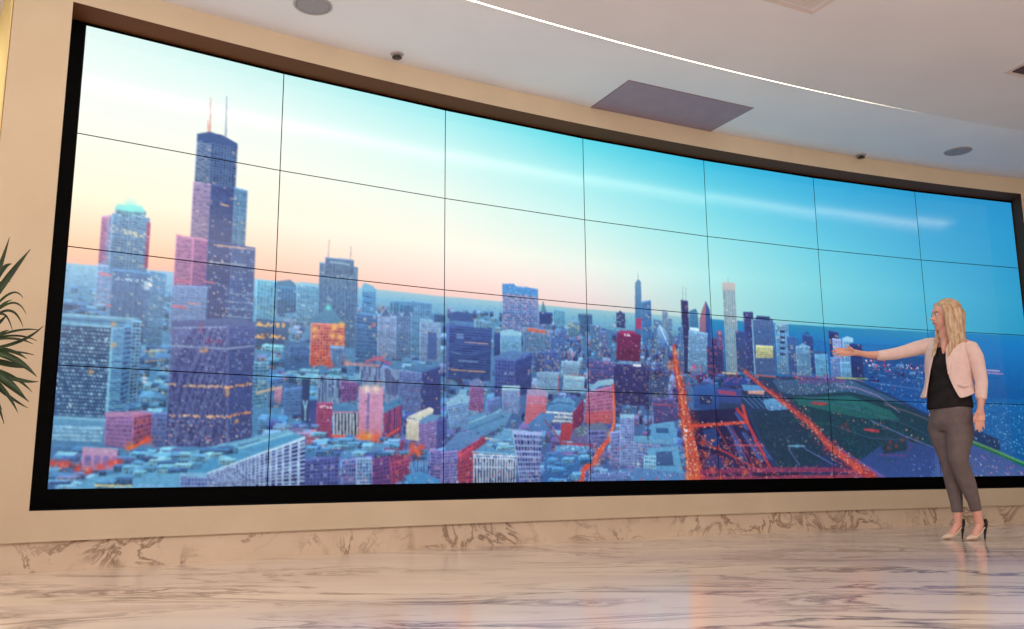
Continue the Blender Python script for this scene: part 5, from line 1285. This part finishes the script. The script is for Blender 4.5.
# ------------------------------------------------------------------ potted plant at the left
leaf_m = noisy(mat('leaf', rgb(40, 66, 30), 0.45, 0.4), rgb(18, 34, 15), rgb(44, 70, 28), 9, 3)
stem_m = noisy(mat('cane', rgb(110, 90, 66), 0.8), rgb(84, 66, 48), rgb(130, 108, 80), 12, 4, (1, 1, 6), 0.4)
pot_m = mat('pot_glaze', rgb(150, 144, 138), 0.35); soil_m = noisy(mat('soil', rgb(50, 38, 28), 0.95), rgb(36, 27, 20), rgb(66, 50, 38), 40, 4, bump=0.6)
PPOS = (-2.1037, 3.4608, 0)
PCTR = (-0.0387, -0.0235, 1.0005)
plant = thing('potted_plant', 'dark green strap leaved potted plant reaching in at the left edge', 'plant', PPOS)
P0 = Vector(PPOS)
bm = bmesh.new(); add_lathe(bm, [(.10, .0), (.11, .01), (.14, .30), (.145, .32), (.13, .32), (.125, .28), (.02, .27)], 40, (-.26, 0, 0)); obj('pot', bm, pot_m, plant)
bm = bmesh.new(); add_lathe(bm, [(.118, .27), (.124, .285), (.07, .292), (.01, .295)], 32, (-.26, 0, 0)); obj('soil', bm, soil_m, plant)
ctr = Vector(PCTR)
bm = bmesh.new(); tube(bm, [(Vector((-.26, 0, .28)), .022, .022), (Vector((-.24, .01, .45)), .019, .019), (Vector((-.10, .01, .72)), .018, .018), (ctr + Vector((0, 0, -.1)), .017, .017), (ctr + Vector((0, 0, .06)), .012, .012)], (0, -1, 0), 12); obj('stem', bm, stem_m, plant)
def leaf(base_, mid, tip, w):
    bm = bmesh.new(); n_ = 14; b, m_, t_ = Vector(base_), Vector(mid), Vector(tip); prev = None
    for i in range(n_ + 1):
        k = i / n_; c = b * (1 - k) ** 2 + m_ * 2 * k * (1 - k) + t_ * k * k
        tn = ((m_ - b) * (1 - k) + (t_ - m_) * k).normalized()
        sd = tn.cross(Vector((0.25, -1, 0.35))).normalized(); nn = sd.cross(tn).normalized()
        ww = w * (0.45 + 1.3 * k * (1 - k) * 1.6) * (1 - k ** 5) + .0008
        row = [bm.verts.new(c + sd * ww * s_ + nn * (abs(s_) * ww * .35) + nn * off) for off in (0, -.0012) for s_ in (-1, 0, 1)]
        if prev:
            for q_ in ((0, 1), (1, 2), (2, 5), (5, 4), (4, 3), (3, 0)): bm.faces.new((prev[q_[0]], prev[q_[1]], row[q_[1]], row[q_[0]]))
        else: bm.faces.new((row[0], row[1], row[4], row[3])); bm.faces.new((row[1], row[2], row[5], row[4]))
        prev = row
    bm.faces.new((prev[0], prev[1], prev[4], prev[3])); bm.faces.new((prev[1], prev[2], prev[5], prev[4]))
    obj('leaf', bm, leaf_m, plant)
leaf((-0.0235, -0.0143, 1.1103), (0.0196, 0.0119, 1.2500), (0.0460, 0.0280, 1.4544), 0.0108)
leaf((-0.0224, -0.0136, 1.0943), (0.0517, 0.0104, 1.2618), (0.1283, 0.0429, 1.4069), 0.0141)
leaf((-0.0331, -0.0201, 1.0812), (0.0094, 0.0408, 1.3525), (0.0362, 0.0805, 1.3534), 0.0133)
leaf((-0.0258, -0.0157, 1.0617), (0.0125, 0.0287, 1.3078), (0.0469, 0.0636, 1.2734), 0.0066)
leaf((-0.0200, -0.0122, 1.0622), (0.0956, -0.0121, 1.2730), (0.1538, -0.0236, 1.1882), 0.0046)
leaf((-0.0194, -0.0118, 1.0542), (0.0915, 0.0135, 1.2497), (0.1474, 0.0194, 1.1312), 0.0041)
leaf((-0.0136, -0.0083, 1.0547), (0.1056, -0.0201, 1.2138), (0.1715, -0.0362, 1.0688), 0.0054)
leaf((-0.0070, -0.0042, 1.0432), (0.0615, 0.0023, 1.2065), (0.1069, 0.0065, 1.0602), 0.0041)
leaf((-0.0113, -0.0069, 1.0228), (0.0304, 0.0185, 1.1812), (0.0717, 0.0436, 1.1940), 0.0066)
leaf((-0.0157, -0.0095, 1.0024), (0.0268, 0.0514, 1.1050), (0.0357, 0.0802, 1.1389), 0.0075)
leaf((-0.0157, -0.0095, 1.0024), (0.0509, 0.0309, 1.0605), (0.0712, 0.0433, 1.0704), 0.0054)
leaf((-0.0200, -0.0121, 0.9820), (0.1389, 0.0282, 0.9944), (0.2117, 0.0351, 1.0843), 0.0070)
leaf((-0.0099, -0.0060, 1.0028), (0.0910, 0.0413, 1.0863), (0.1749, 0.0829, 1.0760), 0.0046)
leaf((-0.0049, -0.0030, 1.0153), (0.0832, 0.0717, 1.0749), (0.1447, 0.1231, 1.0368), 0.0041)
leaf((0.0009, 0.0005, 1.0157), (0.1172, 0.0010, 1.0471), (0.1960, 0.0021, 1.0063), 0.0046)
leaf((-0.0084, -0.0051, 0.9829), (0.0787, 0.0478, 1.0058), (0.1335, 0.0811, 0.9568), 0.0083)
leaf((-0.0078, -0.0048, 0.9749), (0.0890, 0.0892, 0.9952), (0.1296, 0.1373, 0.9807), 0.0041)
leaf((-0.0142, -0.0086, 0.9825), (0.1072, 0.0301, 0.9787), (0.1927, 0.0586, 0.8806), 0.0141)
leaf((-0.0119, -0.0072, 0.9507), (0.0657, 0.0681, 0.9354), (0.1104, 0.1139, 0.9241), 0.0133)
leaf((-0.0038, -0.0023, 0.9194), (0.1191, 0.0583, 0.8530), (0.1842, 0.0886, 0.8656), 0.0091)
leaf((-0.0038, -0.0023, 0.9194), (0.0919, 0.0699, 0.9029), (0.1480, 0.1134, 0.8256), 0.0066)
leaf((-0.0107, -0.0065, 0.9348), (0.0937, 0.0149, 0.8727), (0.1669, 0.0312, 0.7982), 0.0149)
leaf((-0.0102, -0.0062, 0.9269), (0.0893, 0.0543, 0.8528), (0.1512, 0.0919, 0.7833), 0.0108)
leaf((-0.0078, -0.0048, 0.8953), (0.0753, 0.0738, 0.7985), (0.1305, 0.1261, 0.7618), 0.0058)
leaf((-0.0032, -0.0020, 0.9114), (0.0900, 0.0266, 0.8421), (0.1407, 0.0387, 0.7356), 0.0075)
leaf((-0.0136, -0.0083, 0.8949), (0.0502, 0.0305, 0.8189), (0.0826, 0.0502, 0.6933), 0.0070)
leaf((-0.0136, -0.0083, 0.8949), (0.0549, -0.0228, 0.8455), (0.1129, -0.0250, 0.7432), 0.0079)
rl_ = random.Random(9)
for i in range(26):       # the rest of the crown, outside the photo's frame
    a = rl_.uniform(PI * .55, PI * 1.95); el = rl_.uniform(-.9, 1.2); L_ = rl_.uniform(.26, .40)
    d = Vector((math.cos(a) * math.cos(el * .8), math.sin(a) * math.cos(el * .8), math.sin(el * .8)))
    if d.x > .15: d.x *= -1
    b = ctr + Vector((0, 0, rl_.uniform(-.05, .08))); leaf(b, b + d * L_ * .6 + Vector((0, 0, .07)), b + d * L_, rl_.uniform(.009, .014))
